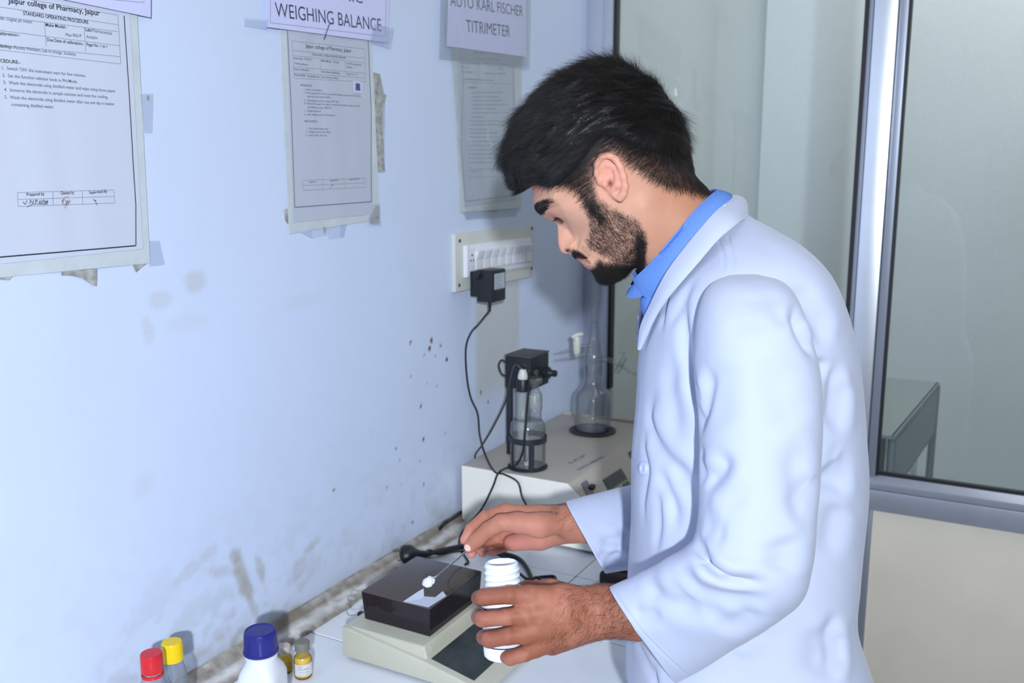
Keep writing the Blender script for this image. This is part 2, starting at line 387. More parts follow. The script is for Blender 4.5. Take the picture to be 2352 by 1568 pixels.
# tiled counter
ct = tag(empty('countertop', (.33, 1.4, 0)), 'white tiled worktop with grey joints running along the blue wall', 'counter')
CY0, CY1 = -.35, YB-.013
box('grout_bed', (.002, CY0, ZC-.035), (.624, CY1, ZC-.0012), m_grout, ct)
box('front_edge', (.624, CY0, ZC-.05), (.634, CY1, ZC-.0005), m_tile, ct, .002)
def tiles():
    cache = {}
    xs = [.0285, .327, .6245]; g = .0009
    k0 = int(math.floor((CY0-1.086)/.2025)); k1 = int(math.ceil((CY1-1.086)/.2025))
    for k in range(k0, k1):
        a, b = max(CY0, 1.086+.2025*k)+g, min(CY1, 1.086+.2025*(k+1))-g
        if b-a < .01: continue
        for i in range(2):
            lo, hi = xs[i]+g, xs[i+1]-g; key = (round(b-a, 4), round(hi-lo, 4))
            if key not in cache:
                bm = bmesh.new(); add_box(bm, (-(hi-lo)/2, -(b-a)/2, -.008), ((hi-lo)/2, (b-a)/2, 0), .0011, 1)
                me = bpy.data.meshes.new('tile'); bm.to_mesh(me); bm.free(); me.materials.append(m_tile); cache[key] = me
            o = bpy.data.objects.new('tile', cache[key]); COL.objects.link(o); o.location = ((lo+hi)/2, (a+b)/2, ZC+random.uniform(-.0003, .0002)); setpar(o, ct)
tiles()
box('base_wall', (.002, CY0, 0), (.50, CY0+.1, ZC-.035), m_stone, ct)
box('base_wall', (.002, CY1-.1, 0), (.50, CY1, ZC-.035), m_stone, ct)
box('base_wall', (.002, .72, 0), (.50, .82, ZC-.035), m_stone, ct)

# dirty plaster fillet between wall and tiles
def ledge():
    ys = np.arange(.3, CY1, .005); prof = [(.0, .0335), (.006, .0315), (.012, .023), (.0165, .018), (.0225, .0165), (.0285, .0135), (.0325, .006), (.0345, .0)]
    V, C = [], []
    P = np.array(prof)
    for j, (x, z) in enumerate(P):
        nn = fbm(ys*22, ys*0+j*1.7, 31); n2 = fbm(ys*90, ys*0+j*2.3, 33)
        amp = 0 if j in (0,) else 1
        V.append(np.stack([x+amp*(nn-.5)*.006+amp*(n2-.5)*.0022, ys, ZC+z+amp*(n2-.5)*.003*(z > 0)+amp*(nn-.5)*.004*(0 < z)], -1))
        t = {0: .85, 1: .75, 2: .9, 3: .45, 4: .12, 5: .25, 6: .8, 7: .95}[j]
        w = np.clip(t+(nn-.5)*1.2+(n2-.5)*.9, 0, 1)[:, None]
        C.append(np.array(rgb(206, 206, 208))*(1-w)+np.array(rgb(126, 118, 108))*w)
    V = np.array(V); n = len(ys); k = len(prof); idx = np.arange(n*k).reshape(k, n)
    F = np.stack([idx[:-1, :-1], idx[1:, :-1], idx[1:, 1:], idx[:-1, 1:]], -1).reshape(-1, 4)
    me = bpy.data.meshes.new('trim_1'); me.from_pydata(V.reshape(-1, 3).tolist(), [], F.tolist()); me.update()
    vcol(me, np.array(C).reshape(-1, 3)); struct(fin('trim_1', me, m_ledge, None))
ledge()

# ================================================================== THINGS ON THE WALL
UPZ = np.array([0, 0, 1.0]); XN = np.array([1.0, 0, 0])
m_paper = mat('white_paper', rgb(200, 206, 224), .55)
m_paper2 = mat('aged_white_paper', rgb(186, 192, 208), .5)
m_film = mat('clear_laminate_margin', rgb(200, 208, 214), .22, spec=.6, var=.07, vscale=30)
m_lav = mat('lavender_paper', rgb(206, 208, 246), .3, spec=.5)
m_tape = thin_glass('clear_tape', (.975, .98, .985), .2, haze=.16, haze_col=rgb(198, 208, 228), boost=.5)
m_tape_d = mat('grubby_tape', rgb(170, 170, 168), .35, var=.45, vscale=90)
m_ink = mat('black_print', rgb(44, 46, 60), .6)
m_ink2 = mat('grey_print', rgb(96, 100, 118), .6)
m_ink3 = mat('faint_print', rgb(132, 137, 152), .6)
m_bigink = mat('sign_print', rgb(62, 68, 92), .6)
m_pen = mat('blue_black_pen', rgb(84, 84, 104), .6); m_red = mat('red_pen', rgb(206, 150, 150), .6)

def wavef(seed, amp):
    return lambda y, z: amp*(math.sin(y*38+seed)+.6*math.sin(y*71+z*9+seed*2))*(.4+.6*math.sin(z*7+seed)**2)
def sheet(name, quadpx, off, m, parent, thick=.0006, nu=24, nv=18, wav=None):
    """a sheet on the wall from four pixels (top-left, top-right, bottom-right, bottom-left)."""
    Q = [on(u, v, 0, off) for u, v in quadpx]; V = []
    for layer in (thick, 0):
        for j in range(nv+1):
            for i in range(nu+1):
                s, t = i/nu, j/nv; p = (Q[0]*(1-s)+Q[1]*s)*(1-t)+(Q[3]*(1-s)+Q[2]*s)*t
                w = abs(wav(p[1], p[2])) if wav else 0
                V.append((off+layer+w, p[1], p[2]))
    F = []; k = (nu+1)*(nv+1); I = lambda i, j: j*(nu+1)+i
    for j in range(nv):
        for i in range(nu):
            F.append((I(i, j), I(i, j+1), I(i+1, j+1), I(i+1, j))); F.append((k+I(i, j), k+I(i+1, j), k+I(i+1, j+1), k+I(i, j+1)))
    rim = [I(i, 0) for i in range(nu)]+[I(nu, j) for j in range(nv)]+[I(i, nv) for i in range(nu, 0, -1)]+[I(0, j) for j in range(nv, 0, -1)]
    for a, b in zip(rim, rim[1:]+rim[:1]): F.append((a, b, k+b, k+a))
    return mk(name, V, F, m, parent, True, 40)
def patch(name, px, off, m, parent, thick=.0007):
    P = [on(u, v, 0, off) for u, v in px]; n = len(P)
    V = [p+XN*thick for p in P]+P
    return mk(name, V, [tuple(range(n-1, -1, -1)) if False else tuple(range(n)), tuple(range(2*n-1, n-1, -1))]+[(i, n+i, n+(i+1) % n, (i+1) % n) for i in range(n)], m, parent, False)
def wtext(pr, s, A, B, chpx, off, bold=0.0):
    a = on(*A, 0, off); b = on(*B, 0, off); d = (b-a)/np.linalg.norm(b-a); up = np.cross(XN, d)
    pr.text(s, a, b, up, chpx*((a-CAM)@CF)/FPX, bold)
def wline(pr, A, B, off, wpx=1.6):
    a = on(*A, 0, off); b = on(*B, 0, off); pr.line(a, b, wpx*((a-CAM)@CF)/FPX, XN)
def waver(wav):
    return lambda p: (p[0]+abs(wav(p[1], p[2])), p[1], p[2])

# --- notice 1 (large, at the left edge of the picture)
wv = wavef(.4, .0007)
c = on(130, 300, 0, 0)
n1 = tag(empty('laminated_notice', (0, c[1], c[2])), 'largest printed notice at the far left, a numbered procedure with a signature table', 'notice', 'laminated procedure sheets taped to the wall')
sheet('lamination_film', [(-190, -110), (312, 0), (344, 604), (-190, 655)], .001, m_film, n1, wav=wv)
sheet('paper', [(-150, -80), (296, 12), (328, 571), (-150, 622)], .0020, m_paper, n1, wav=wv)
O = .0030; hd = Print(); bd = Print(); ln = Print()
wtext(hd, 'Jaipur college of Pharmacy, Jaipur', (18, 6), (229, 36), 13, O, .012)
wtext(hd, 'STANDARD OPERATING PROCEDURE', (53, 34), (203, 55), 8.5, O, .010)
wtext(hd, 'Make Model:-', (105, 60), (153, 66), 7.5, O, .008); wtext(hd, 'Due Date of calibration:-', (108, 94), (192, 104), 7.5, O, .008)
wtext(hd, 'Page No: 1 to 1', (199, 105), (246, 110), 7, O, .008); wtext(hd, 'Lab:', (196, 71), (211, 73), 7.5, O, .008)
wtext(hd, 'Instrument:-', (-42, 42), (13, 46), 7.5, O, .008); wtext(hd, 'Date of calibration:-', (-42, 76), (45, 84), 7.5, O, .008); wtext(hd, 'Responsibility:-', (-42, 104), (32, 112), 7.5, O, .008)
wtext(hd, 'PROCEDURE:-', (-20, 141), (46, 147), 8, O, .010)
wtext(hd, 'Prepared by', (61, 450), (101, 448), 7.5, O, .008); wtext(hd, 'Checked by', (139, 447), (170, 445), 7.5, O, .008); wtext(hd, 'Supervised By', (204, 445), (246, 442), 7, O, .008)
wtext(bd, 'Digital ph meter', (16, 47), (74, 54), 7.5, O); wtext(bd, 'Max-963-P', (151, 83), (187, 86), 7.5, O); wtext(bd, 'Pharmaceutical', (212, 73), (257, 80), 7.5, O); wtext(bd, 'Analysis', (198, 87), (224, 90), 7, O)
wtext(bd, 'Faculty Members, Lab In-charge, Students', (33, 112), (174, 128), 7.5, O)
for s, A, B in (("1.  Switch 'ON' the instrument wart for few minutes.", (5, 159), (197, 177)), ('2.  Set the function selector knob in PH-Mode.', (6, 176), (178, 191)), ('3.  Wash the electrode using distilled water and wipe using tissue paper', (8, 192), (265, 212)),
                ('4.  Immerse the electrode in sample solution and note the reading.', (10, 209), (248, 226)), ('5.  Wash the electrode using distilled water after use and dip in beaker', (11, 226), (263, 242)), ('containing distilled water.', (26, 243), (124, 249))):
    wtext(bd, s, A, B, 7.6, O, .002)
for A, B in (((0, 16), (271, 57)), ((-40, -20), (271, 35)), ((-40, 33), (272, 73)), ((102, 49), (106, 107)), ((193, 64), (197, 121)), ((-40, 65), (274, 105)), ((-40, 100), (276, 130)), ((-40, 110), (277, 147)), ((271, 35), (277, 147)),
             ((40, 442), (261, 436)), ((41, 458), (262, 451)), ((42, 474), (264, 466)), ((40, 442), (42, 474)), ((120, 440), (121, 471)), ((188, 438), (189, 468)), ((261, 436), (264, 466))):
    wline(ln, A, B, O-.0002, 1.1)
brd = Print()
bp_ = [(285, 36), (297, 220), (306, 380), (312, 470), (312, 564)]
for a, b in zip(bp_[:-1], bp_[1:]): wline(brd, a, b, O, 2.2)
wline(brd, (312, 564), (-150, 603), O, 2.6)
fnw = waver(wv)
hd.build('heading_print', m_ink, n1, fnw); bd.build('body_print', m_ink2, n1, fnw); ln.build('table_rules', m_ink3, n1, fnw); brd.build('border_rule', m_ink, n1, fnw)
def pen(name, strokes, parent, m, wpx=1.3, off=.0032, fn=None):
    vs, fs = [], []
    for st in strokes:
        pts = spline([on(u, v, 0, off) for u, v in st], 4) if len(st) > 2 else np.array([on(u, v, 0, off) for u, v in st])
        pts = pts if fn is None else np.array([fn(q) for q in pts]); a, f_ = tube_arrays(pts, wpx/2*((pts[0]-CAM)@CF)/FPX, 4); fs += [tuple(i+len(vs) for i in ff) for ff in f_]; vs += a
    o = mk(name, vs, fs, m, parent); o['kind'] = 'stuff'
pen('signature', [[(53, 463), (57, 469), (62, 460)], [(65, 468), (65, 467)], [(68, 468), (69, 459), (74, 467), (76, 459)], [(80, 468), (81, 459), (85, 460), (81, 463)], [(88, 465), (91, 461), (94, 465), (90, 467), (88, 464)], [(97, 468), (98, 458)], [(95, 461), (101, 461)], [(101, 464), (104, 461), (101, 467), (105, 466)], [(105, 461), (106, 465), (108, 460)], [(108, 460), (107, 468), (100, 469), (80, 468), (68, 472), (62, 476)]], n1, m_pen, fn=fnw)
pen('signature', [[(148, 458), (143, 462), (146, 470), (152, 469), (150, 460), (153, 469), (154, 460), (157, 467), (159, 459)], [(220, 461), (216, 459), (218, 462), (212, 457)], [(217, 459), (220, 467), (222, 471)]], n1, m_pen, 1.1, fn=fnw)
pen('signature', [[(143, 458), (150, 452), (158, 452)], [(162, 461), (155, 470), (146, 478)], [(145, 457), (141, 463), (147, 470)]], n1, m_red, 1.3, fn=fnw)
patch('tape', [(322, 215), (350, 214), (348, 304), (330, 304), (325, 250)], .0042, m_tape, n1)
patch('tape', [(337, 218), (341, 219), (339, 230), (336, 226)], .0050, m_tape_d, n1)
patch('tape', [(141, 623), (222, 617), (222, 640), (221, 657), (212, 655), (190, 640), (165, 633), (141, 632)], .0008, m_tape_d, n1)
patch('tape', [(304, 606), (344, 600), (326, 612), (312, 625)], .0008, m_tape_d, n1)
patch('tape', [(-30, 636), (30, 633), (20, 643), (-30, 640)], .0008, m_tape_d, n1)
patch('tape', [(343, 553), (366, 553), (378, 608), (343, 612)], .0004, m_tape, n1)

# --- notice 2 (under the weighing balance sign)
wv = wavef(2.1, .0009)
c = on(760, 300, 0, 0)
n2 = tag(empty('laminated_notice', (0, c[1], c[2])), 'printed notice with a blue sticker below the weighing balance sign', 'notice', 'laminated procedure sheets taped to the wall')
sheet('lamination_film', [(640, 20), (850, 50), (872, 503), (663, 537)], .001, m_film, n2, wav=wv)
sheet('paper', [(655, 30), (846, 58), (857, 491), (672, 511)], .0020, m_paper2, n2, wav=wv)
hd = Print(); bd = Print(); ln = Print(); brd = Print()
def z3(x, y): return (640+x/5.808, 60+y/5.808)
wtext(hd, 'Jaipur college of Pharmacy, Jaipur', z3(352, 285), z3(972, 352), 8.5, O, .012)
wtext(hd, 'STANDARD OPERATING PROCEDURE', z3(445, 393), z3(895, 438), 5, O, .006)
for s, A, B in (('Instrument:', (198, 437), (320, 450)), ('Make Model:', (565, 473), (700, 486)), ('Date of calibration:', (205, 585), (405, 600)), ('Due Date of calibration:', (570, 618), (820, 640)), ('Responsibility:', (210, 660), (355, 672)), ('PROCEDURE:', (290, 800), (440, 810)), ('PRECAUTIONS:', (343, 1280), (515, 1284))):
    wtext(hd, s, z3(*A), z3(*B), 4.6, O, .008)
for s, A, B in (('Electronic', (340, 447), (438, 457)), ('Weighing Balance', (205, 505), (383, 526)), ('Citizen', (722, 488), (808, 498)), ('Lab: Pharmaceutical', (900, 508), (1100, 528)), ('Analysis', (905, 553), (980, 562)), ('Page No: 1 to 1', (908, 646), (1062, 656)),
                ('Faculty Members, Lab In-charge, Students', (375, 676), (800, 706)), ('1.  Switch on the balance.', (330, 855), (585, 868)), ('2.  Warm-up period for 30 min is required for balance and press on the tare key', (330, 898), (1095, 942)), ('After that it will indicate 0.000 g.', (372, 948), (690, 962)),
                ('3.  Change the unit by using UNIT key.', (335, 1000), (800, 1018)), ('4.  Remove the upper front glass or side doors and place sample and close', (338, 1040), (1085, 1075)), ('and 0.000 g by using TARE KEY.', (378, 1092), (705, 1104)), ('5.  Weigh the material.', (345, 1140), (568, 1146)), ('6.  After weighing switch off the balance.', (345, 1188), (750, 1198)),
                ('1.  Don’t use the balance open.', (378, 1376), (665, 1380)), ('2.  Weigh not more than 200 g.', (370, 1420), (688, 1424)), ('3.  Clean it after every use.', (362, 1465), (645, 1468))):
    wtext(bd, s, z3(*A), z3(*B), 4.2, O, .004)
for s, A, B in (('Prepared by', (710, 420), (727, 418)), ('Checked by', (757, 417), (776, 415)), ('Supervised By', (802, 414), (825, 412))): wtext(bd, s, A, B, 4, O, .008)
for A, B in (((175, 198), (1145, 305)), ((180, 322), (1145, 432)), ((185, 395), (1145, 490)), ((190, 540), (1150, 630)), ((195, 625), (1150, 690)), ((200, 695), (1155, 745)), ((550, 435), (555, 640)), ((885, 480), (890, 660)), ((175, 198), (200, 695)), ((1145, 305), (1155, 745))): wline(ln, z3(*A), z3(*B), O-.0002, .8)
for A, B in (((695, 414), (838, 409)), ((695, 426), (838, 420)), ((696, 437), (838, 430)), ((695, 414), (696, 437)), ((741, 412), (742, 434)), ((790, 410), (791, 432)), ((838, 409), (838, 430))): wline(ln, A, B, O-.0002, .8)
for A, B in (((660, 70), (669, 250)), ((669, 250), (677, 476)), ((677, 476), (853, 463)), ((853, 463), (852, 250)), ((852, 250), (844, 85))): wline(brd, A, B, O, 1.9)
fnw = waver(wv)
hd.build('heading_print', m_ink2, n2, fnw); bd.build('body_print', m_ink2, n2, fnw); ln.build('table_rules', m_ink3, n2, fnw); brd.build('border_rule', m_ink2, n2, fnw)
patch('sticker', [(811, 186), (831, 188), (831, 215), (812, 213)], .0038, m_paper, n2)
patch('sticker_print', [(817, 191), (826, 192), (827, 208), (817, 207)], .0047, mat('navy_print', rgb(70, 84, 140), .5), n2)
pen('signature', [[(765, 424), (760, 428), (757, 433)], [(763, 423), (757, 432)]], n2, m_red, 1.6, fn=fnw)
patch('tape', [(855, 166), (873, 170), (880, 215), (887, 218), (878, 258), (883, 395), (868, 395), (860, 260)], .0008, m_tape_d, n2)
patch('tape', [(873, 175), (884, 222), (884, 396), (874, 396)], .0002, m_tape, n2)
patch('tape', [(652, 482), (661, 478), (664, 520), (655, 505)], .0008, m_tape_d, n2)
patch('tape', [(758, 510), (797, 508), (790, 545), (754, 550)], .0004, m_tape, n2)
patch('tape', [(690, 535), (758, 518), (755, 540), (716, 548)], .0004, m_tape, n2)
patch('tape', [(742, 519), (750, 525), (748, 535), (743, 536)], .0012, m_tape_d, n2)
patch('tape', [(846, 500), (872, 466), (875, 520), (850, 514)], .0045, m_tape, n2)
patch('tape', [(862, 470), (870, 472), (870, 512), (848, 512), (856, 495)], .0040, m_tape_d, n2)

# --- notice 3 (under the titrimeter sign)
wv = wavef(4.2, .0016)
c = on(1120, 300, 0, 0)
n3 = tag(empty('laminated_notice', (0, c[1], c[2])), 'printed notice in a glossy plastic cover nearest the corner, partly hidden by the man', 'notice', 'laminated procedure sheets taped to the wall')
def z4(x, y): return (1020+x/3.645, 90+y/3.645)
sheet('lamination_film', [z4(60, 0), z4(640, 60), z4(640, 1410), z4(130, 1450)], .0010, m_film, n3, wav=wv)
sheet('paper', [z4(105, 20), z4(585, 90), z4(610, 1340), z4(160, 1400)], .0022, m_paper2, n3, wav=wv)
hd = Print(); bd = Print(); brd = Print()
wtext(hd, 'Jaipur college of Pharmacy, Jaipur', z4(235, 118), z4(500, 132), 6, O, .012); wtext(hd, 'STANDARD OPERATING PROCEDURE', z4(272, 168), z4(462, 180), 4, O, .006); wtext(hd, 'PROCEDURE', z4(203, 412), z4(265, 412), 4, O, .008)
for s, A, B in (('Instrument: Auto Karl Fischer', (150, 205), (300, 212)), ('Make Model:', (330, 208), (410, 214)), ('Pharmaceutical', (452, 210), (540, 218)), ('Titrimeter', (150, 240), (200, 242)), ('Analysis', (455, 250), (490, 254)), ('Date of calibration:', (155, 280), (240, 282)), ('Due Date of calibration', (330, 290), (440, 295)), ('Page No:', (455, 294), (520, 296)), ('Responsibility: Faculty Members, Lab In-charge', (165, 338), (410, 350))): wtext(hd, s, z4(*A), z4(*B), 3.4, O, .006)
L = [('1. Switch on the titrator and wait for few minutes.', 220, 449, 495), ('2. Fill the solvent in the titration vessel.', 220, 485, 462), ('3. Fill the reagent bottle with KF reagent.', 225, 517, 490), ('4. Neutralise the solvent by pressing the start key once', 225, 551, 542), ('and wait for the end point beep.', 232, 585, 436), ('5. Inject known quantity of water with a micro syringe', 228, 618, 545), ('and note the value.', 225, 655, 338), ('6. Press the start key and note the factor.', 212, 688, 482), ('7. Add the weighed sample in the vessel quickly.', 215, 719, 510), ('8. Stir until it dissolves.', 208, 757, 362), ('9. Press start key and note reading.', 208, 788, 445), ('10. Repeat the titration two times more.', 205, 822, 482), ('11. Calculate the water content.', 205, 858, 436), ('12. Drain the used solvent.', 205, 892, 405), ('13. Rinse the vessel with dry methanol two times.', 205, 928, 530), ('14. Keep the vessel closed when it is not in use.', 205, 964, 530), ('15. Switch off the instrument.', 205, 1000, 412), ('16. Enter the readings in register.', 205, 1034, 405)]
for s, x0, y, x1 in L: wtext(bd, s, z4(x0, y+3), z4(x1, y), 3.4, O, .006)
wtext(bd, 'Prepared', z4(225, 1112), z4(275, 1110), 3.4, O, .006); wtext(bd, 'Checked', z4(362, 1100), z4(402, 1098), 3.4, O, .006)
for A, B in (((135, 90), (160, 350)), ((160, 350), (145, 800)), ((145, 830), (175, 1358)), ((175, 1358), (600, 1305)), ((570, 190), (575, 375)), ((575, 375), (600, 1305))): wline(brd, z4(*A), z4(*B), O, 1.6)
for A, B in (((150, 360), (570, 375)), ((190, 1095), (560, 1070)), ((190, 1160), (560, 1140)), ((300, 1085), (300, 1150))): wline(brd, z4(*A), z4(*B), O, .7)
fnw = waver(wv)
hd.build('heading_print', m_ink2, n3, fnw); bd.build('body_print', m_ink3, n3, fnw); brd.build('border_rule', m_ink3, n3, fnw)
m_cover = thin_glass('crumpled_clear_plastic', (.93, .94, .94), .12, haze=.06, haze_col=rgb(200, 206, 214), boost=1.3)
def cover(name, px, parent, off=.0050, seed=0, nu=60, nv=90, amp=.0022):
    Q = [on(u, v, 0, off) for u, v in px]; V = []
    for j in range(nv+1):
        for i in range(nu+1):
            s, t_ = i/nu, j/nv; p = (Q[0]*(1-s)+Q[1]*s)*(1-t_)+(Q[3]*(1-s)+Q[2]*s)*t_
            e = min(s, 1-s)*6; w = amp*(abs(vnoise(np.array(p[1]*60+seed), np.array(p[2]*22))-.5)*2+.6*abs(vnoise(np.array(p[1]*150+seed), np.array(p[2]*60))-.5))*(1.0 if e < 1 else .5)
            V.append((off+float(w), p[1], p[2]))
    I = lambda i, j: j*(nu+1)+i
    return mk(name, V, [(I(i, j), I(i, j+1), I(i+1, j+1), I(i+1, j)) for j in range(nv) for i in range(nu)], m_cover, parent)
cover('plastic_cover', [z4(48, 60), z4(655, 140), z4(650, 1440), z4(180, 1510)], n3)
patch('tape', [z4(130, 1410), z4(640, 1420), z4(600, 1480), z4(190, 1512)], .0006, m_tape, n3)

# --- signs above the notices
def sign(label, quad, lines, film=None, border=None, crump=None, seed=1.0):
    c = on(quad[3][0], quad[3][1], 0, 0); wv = wavef(seed, .0006)
    s = tag(empty('paper_sign', (0, c[1], c[2])), label, 'sign', 'lavender name signs above the notices')
    if film: sheet('lamination_film', film, .0048, m_tape, s, wav=wv)
    sheet('paper', quad, .0056, m_lav, s, wav=wv)
    pr = Print()
    for t_, A, B, ch in lines: wtext(pr, t_, A, B, ch, .0066, -.004)
    if lines: pr.build('lettering', m_bigink, s, waver(wv))
    if border:
        b = Print()
        for A, B in zip(border[:-1], border[1:]): wline(b, A, B, .0065, 1.0)
        b.build('border_rule', m_ink3, s, waver(wv))
    return s
sign('plain lavender lower edge of a sign above the large notice at the far left', [(-150, -150), (346, -60), (345, 40), (-150, -62)], [], border=[(160, -10), (330, 6), (328, -40)], seed=.7)
s2 = sign('lavender sign reading weighing balance above the middle notice', [(614, -120), (897, -80), (890, 98), (611, 62)], [('ELECTRONIC', (655, -22), (833, 8), 28), ('WEIGHING BALANCE', (633, 38), (876, 72), 33)], border=[(622, -60), (621, 52), (884, 84), (889, -40)], seed=2.5)
patch('tape', [(560, 40), (615, 45), (612, 66), (560, 58)], .0082, m_tape, s2)
patch('tape', [(860, 55), (905, 65), (896, 112), (850, 96)], .0082, m_tape, s2)
pen('fold_mark', [[(758, 52), (752, 68), (744, 90)]], s2, m_ink2, 2.0, .0080)
s3 = sign('lavender sign reading auto karl fischer titrimeter nearest the corner', [(1032, -100), (1207, -80), (1208, 131), (1026, 106)], [('AUTO KARL FISCHER', (1035, 13), (1201, 38), 27), ('TITRIMETER', (1071, 73), (1172, 85), 28)], film=[(1014, -110), (1222, -80), (1216, 160), (1008, 135)], seed=3.3)
cover('plastic_cover', [(1012, -90), (1218, -70), (1216, 152), (1008, 134)], s3, .0085, 5.0, 50, 50, .003)

# --- switch board
m_plate = mat('ivory_plastic', rgb(206, 208, 204), .4, var=.05, vscale=25); m_sw = mat('white_plastic', rgb(228, 230, 240), .3)
m_screw = mat('rusty_screw', rgb(72, 66, 62), .6); m_hole = mat('dark_opening', rgb(30, 30, 32), .7)
py0 = on(1047, 600, 0, .012)[1]; py1 = on(1226, 560, 0, .012)[1]; pz1 = on(1047, 537, 0, .012)[2]; pz0 = on(1047, 672, 0, .012)[2]
sb = tag(empty('switch_board', (0, (py0+py1)/2, (pz0+pz1)/2)), 'ivory wall switch board with a row of white rocker switches and four screws', 'switch board')
box('back_plate', (.0002, py0, pz0), (.011, py1, pz1), m_plate, sb, .0025)
sy0, sy1 = on(1072, 600, 0, .018)[1], on(1221, 570, 0, .018)[1]; sz1, sz0 = on(1068, 563, 0, .014)[2], on(1068, 638, 0, .014)[2]
box('module_frame', (.0112, sy0-.004, sz0), (.0165, sy1+.003, sz1), m_sw, sb, .0025)
box('frame_end', (.0166, sy0-.0045, sz0+.001), (.0215, sy0+.007, sz1-.001), m_sw, sb, .002)
for u, v in ((1056, 553), (1222, 524), (1055, 655), (1221, 616)):
    p = on(u, v, 0, .0112); lathe('screw', [(0, .0016), (.0026, .0015), (.0038, .0006), (.0040, 0)], frame(p, (1, 0, 0), (0, 1, 0)), m_screw, sb, 16)
def switches():
    n = 8; y0 = sy0+.032; dy = (sy1-.002-y0)/n; first = None
    zm = (sz0+sz1)/2
    for k in range(n):
        a = y0+k*dy+.0012; b = a+dy-.0024
        poly = [(.0166, zm-.020), (.0215, zm-.0195), (.0205, zm+.000), (.0275, zm+.0185), (.0166, zm+.020)]
        bm = bmesh.new(); A = [bm.verts.new((x, a, z)) for x, z in poly]; B = [bm.verts.new((x, b, z)) for x, z in poly]
        bm.faces.new(A[::-1]); bm.faces.new(B)
        for i in range(5): bm.faces.new((A[i], A[(i+1) % 5], B[(i+1) % 5], B[i]))
        bmesh.ops.recalc_face_normals(bm, faces=bm.faces); bevel(bm, .0010, 2); from_bm('rocker_switch', bm, m_sw, sb)
    # socket at the near end
    yc = sy0+.020
    box('socket_face', (.0166, yc-.012, zm-.026), (.0190, yc+.0105, zm+.026), m_sw, sb, .001)
    for dy_, dz, r in ((0, .012, .0026), (-.0055, .001, .0022), (.0055, .001, .0022)):
        lathe('socket_hole', [(0, .0004), (r, .0003), (r, 0)], frame((.0190, yc+dy_, zm+dz), (1, 0, 0), (0, 1, 0)), m_hole, sb, 14)
switches()

# --- power adapter plugged into it
m_blk = mat('black_plastic', rgb(30, 33, 40), .38, bump=.15, bscale=900); m_cab = mat('black_cable', rgb(26, 27, 31), .42)
xa1 = .074; _c = on(1130, 655, 0, xa1); ya0 = _c[1]; xa0 = on(1094, 650, 1, ya0)[0]; ya1 = on(1162, 645, 0, xa1)[1]
za1, za0 = on(1132, 621, 0, xa1)[2], on(1130, 698, 0, xa1)[2]
pa = tag(empty('power_adapter', (xa0, (ya0+ya1)/2, za0)), 'black plug-in power adapter with a silver sticker hanging from the switch board', 'adapter')
bm = bmesh.new(); add_box(bm, (xa0, ya0, za0+.002), (xa1, ya1, za1), .004, 3); from_bm('housing', bm, m_blk, pa)
box('plug_face', (.0192, ya0+.004, za0+.012), (max(xa0, .021)+.0005, ya1-.004, za1-.004), m_blk, pa, .003)
lathe('pin_lug', [(0, .014), (.0075, .0135), (.009, .011), (.009, 0)], frame((xa0+.004, ya0+.004, za1-.010), (0, -1, 0)), m_blk, pa, 20)
m_stk = mat('silver_sticker', rgb(176, 184, 194), .35)
xm = ya1+.0006
# the sticker sits on the room-facing side
prx = Print(); zz0, zz1 = za0+.028, za1-.008; yq0, yq1 = ya0+.010, ya1-.006
box('sticker', (xa1, yq0, zz0), (xa1+.0005, yq1, zz1), m_stk, pa)
for i in range(7):
    z_ = zz1-.006-i*.005; prx.text(('AC ADAPTER', 'INPUT 230V AC 50Hz', 'OUTPUT 9V DC', '500 mA', 'CLASS 2', 'INDOOR USE ONLY', 'MADE IN INDIA')[i], (xa1+.0008, yq0+.003, z_), (xa1+.0008, yq0+.003+(.028 if i != 3 else .012), z_), (0, 0, 1), .0022)
prx.build('sticker_print', m_ink2, pa)
def cordpts(L): return [on(u, v, ax, val) for u, v, ax, val in L]
yT = 1.594
tube('strain_relief', [((xa0+xa1)/2+.006, ya0+.012, za0+.004), ((xa0+xa1)/2+.006, ya0+.012, za0-.010), ((xa0+xa1)/2+.006, ya0+.012, za0-.018)], [.0042, .0032, .0026], m_blk, pa)
p0 = np.array([(xa0+xa1)/2+.006, ya0+.012, za0-.015])
tube('cord', [p0]+cordpts([(1117, 722, 0, .05), (1098, 745, 0, .035), (1081, 765, 0, .025), (1070, 800, 0, .012), (1072, 862, 0, .008), (1081, 912, 0, .008), (1097, 950, 0, .008), (1102, 1000, 0, .010), (1115, 1045, 0, .03), (1135, 1082, 1, yT-.012), (1158, 1089, 1, yT-.006), (1189, 1107, 1, yT-.004), (1199, 1140, 1, yT-.004), (1214, 1172, 1, yT-.02), (1222, 1215, 1, yT-.05), (1215, 1256, 2, ZC+.004)]), .0021, m_cab, pa, 8, 8)

# ================================================================== THINGS ON THE COUNTER
# --- titrator: beige housing with a sloped control panel
m_hous = mat('beige_enamel', rgb(178, 171, 163), .45, var=.04, vscale=12, bump=.08, bscale=700)
m_hous2 = mat('beige_enamel_top', rgb(188, 184, 178), .5, var=.04, vscale=12)
yt0, yt1 = 1.597, 2.085; zt0 = ZC+.006
def pz(u, v): p = on(u, v, 1, yt0); return (p[0], p[2])
tl, tr_, ts = pz(1047, 1067), pz(1305, 1107), pz(1329, 1146)
zt1 = .5*(tl[1]+tr_[1]); xt0 = .012
ti = tag(empty('titrator', (.16, 1.84, ZC)), 'beige laboratory titrator with a sloped panel and dark green display behind the right hand', 'lab instrument')
zp = ts[1]-.012; xp_ = ts[0]+.03
def slope_pt(t): return np.array([tr_[0]+(xp_-tr_[0])*t, 0, zt1+(zp-zt1)*t])
xf = ts[0]+(xp_-tr_[0])*.55
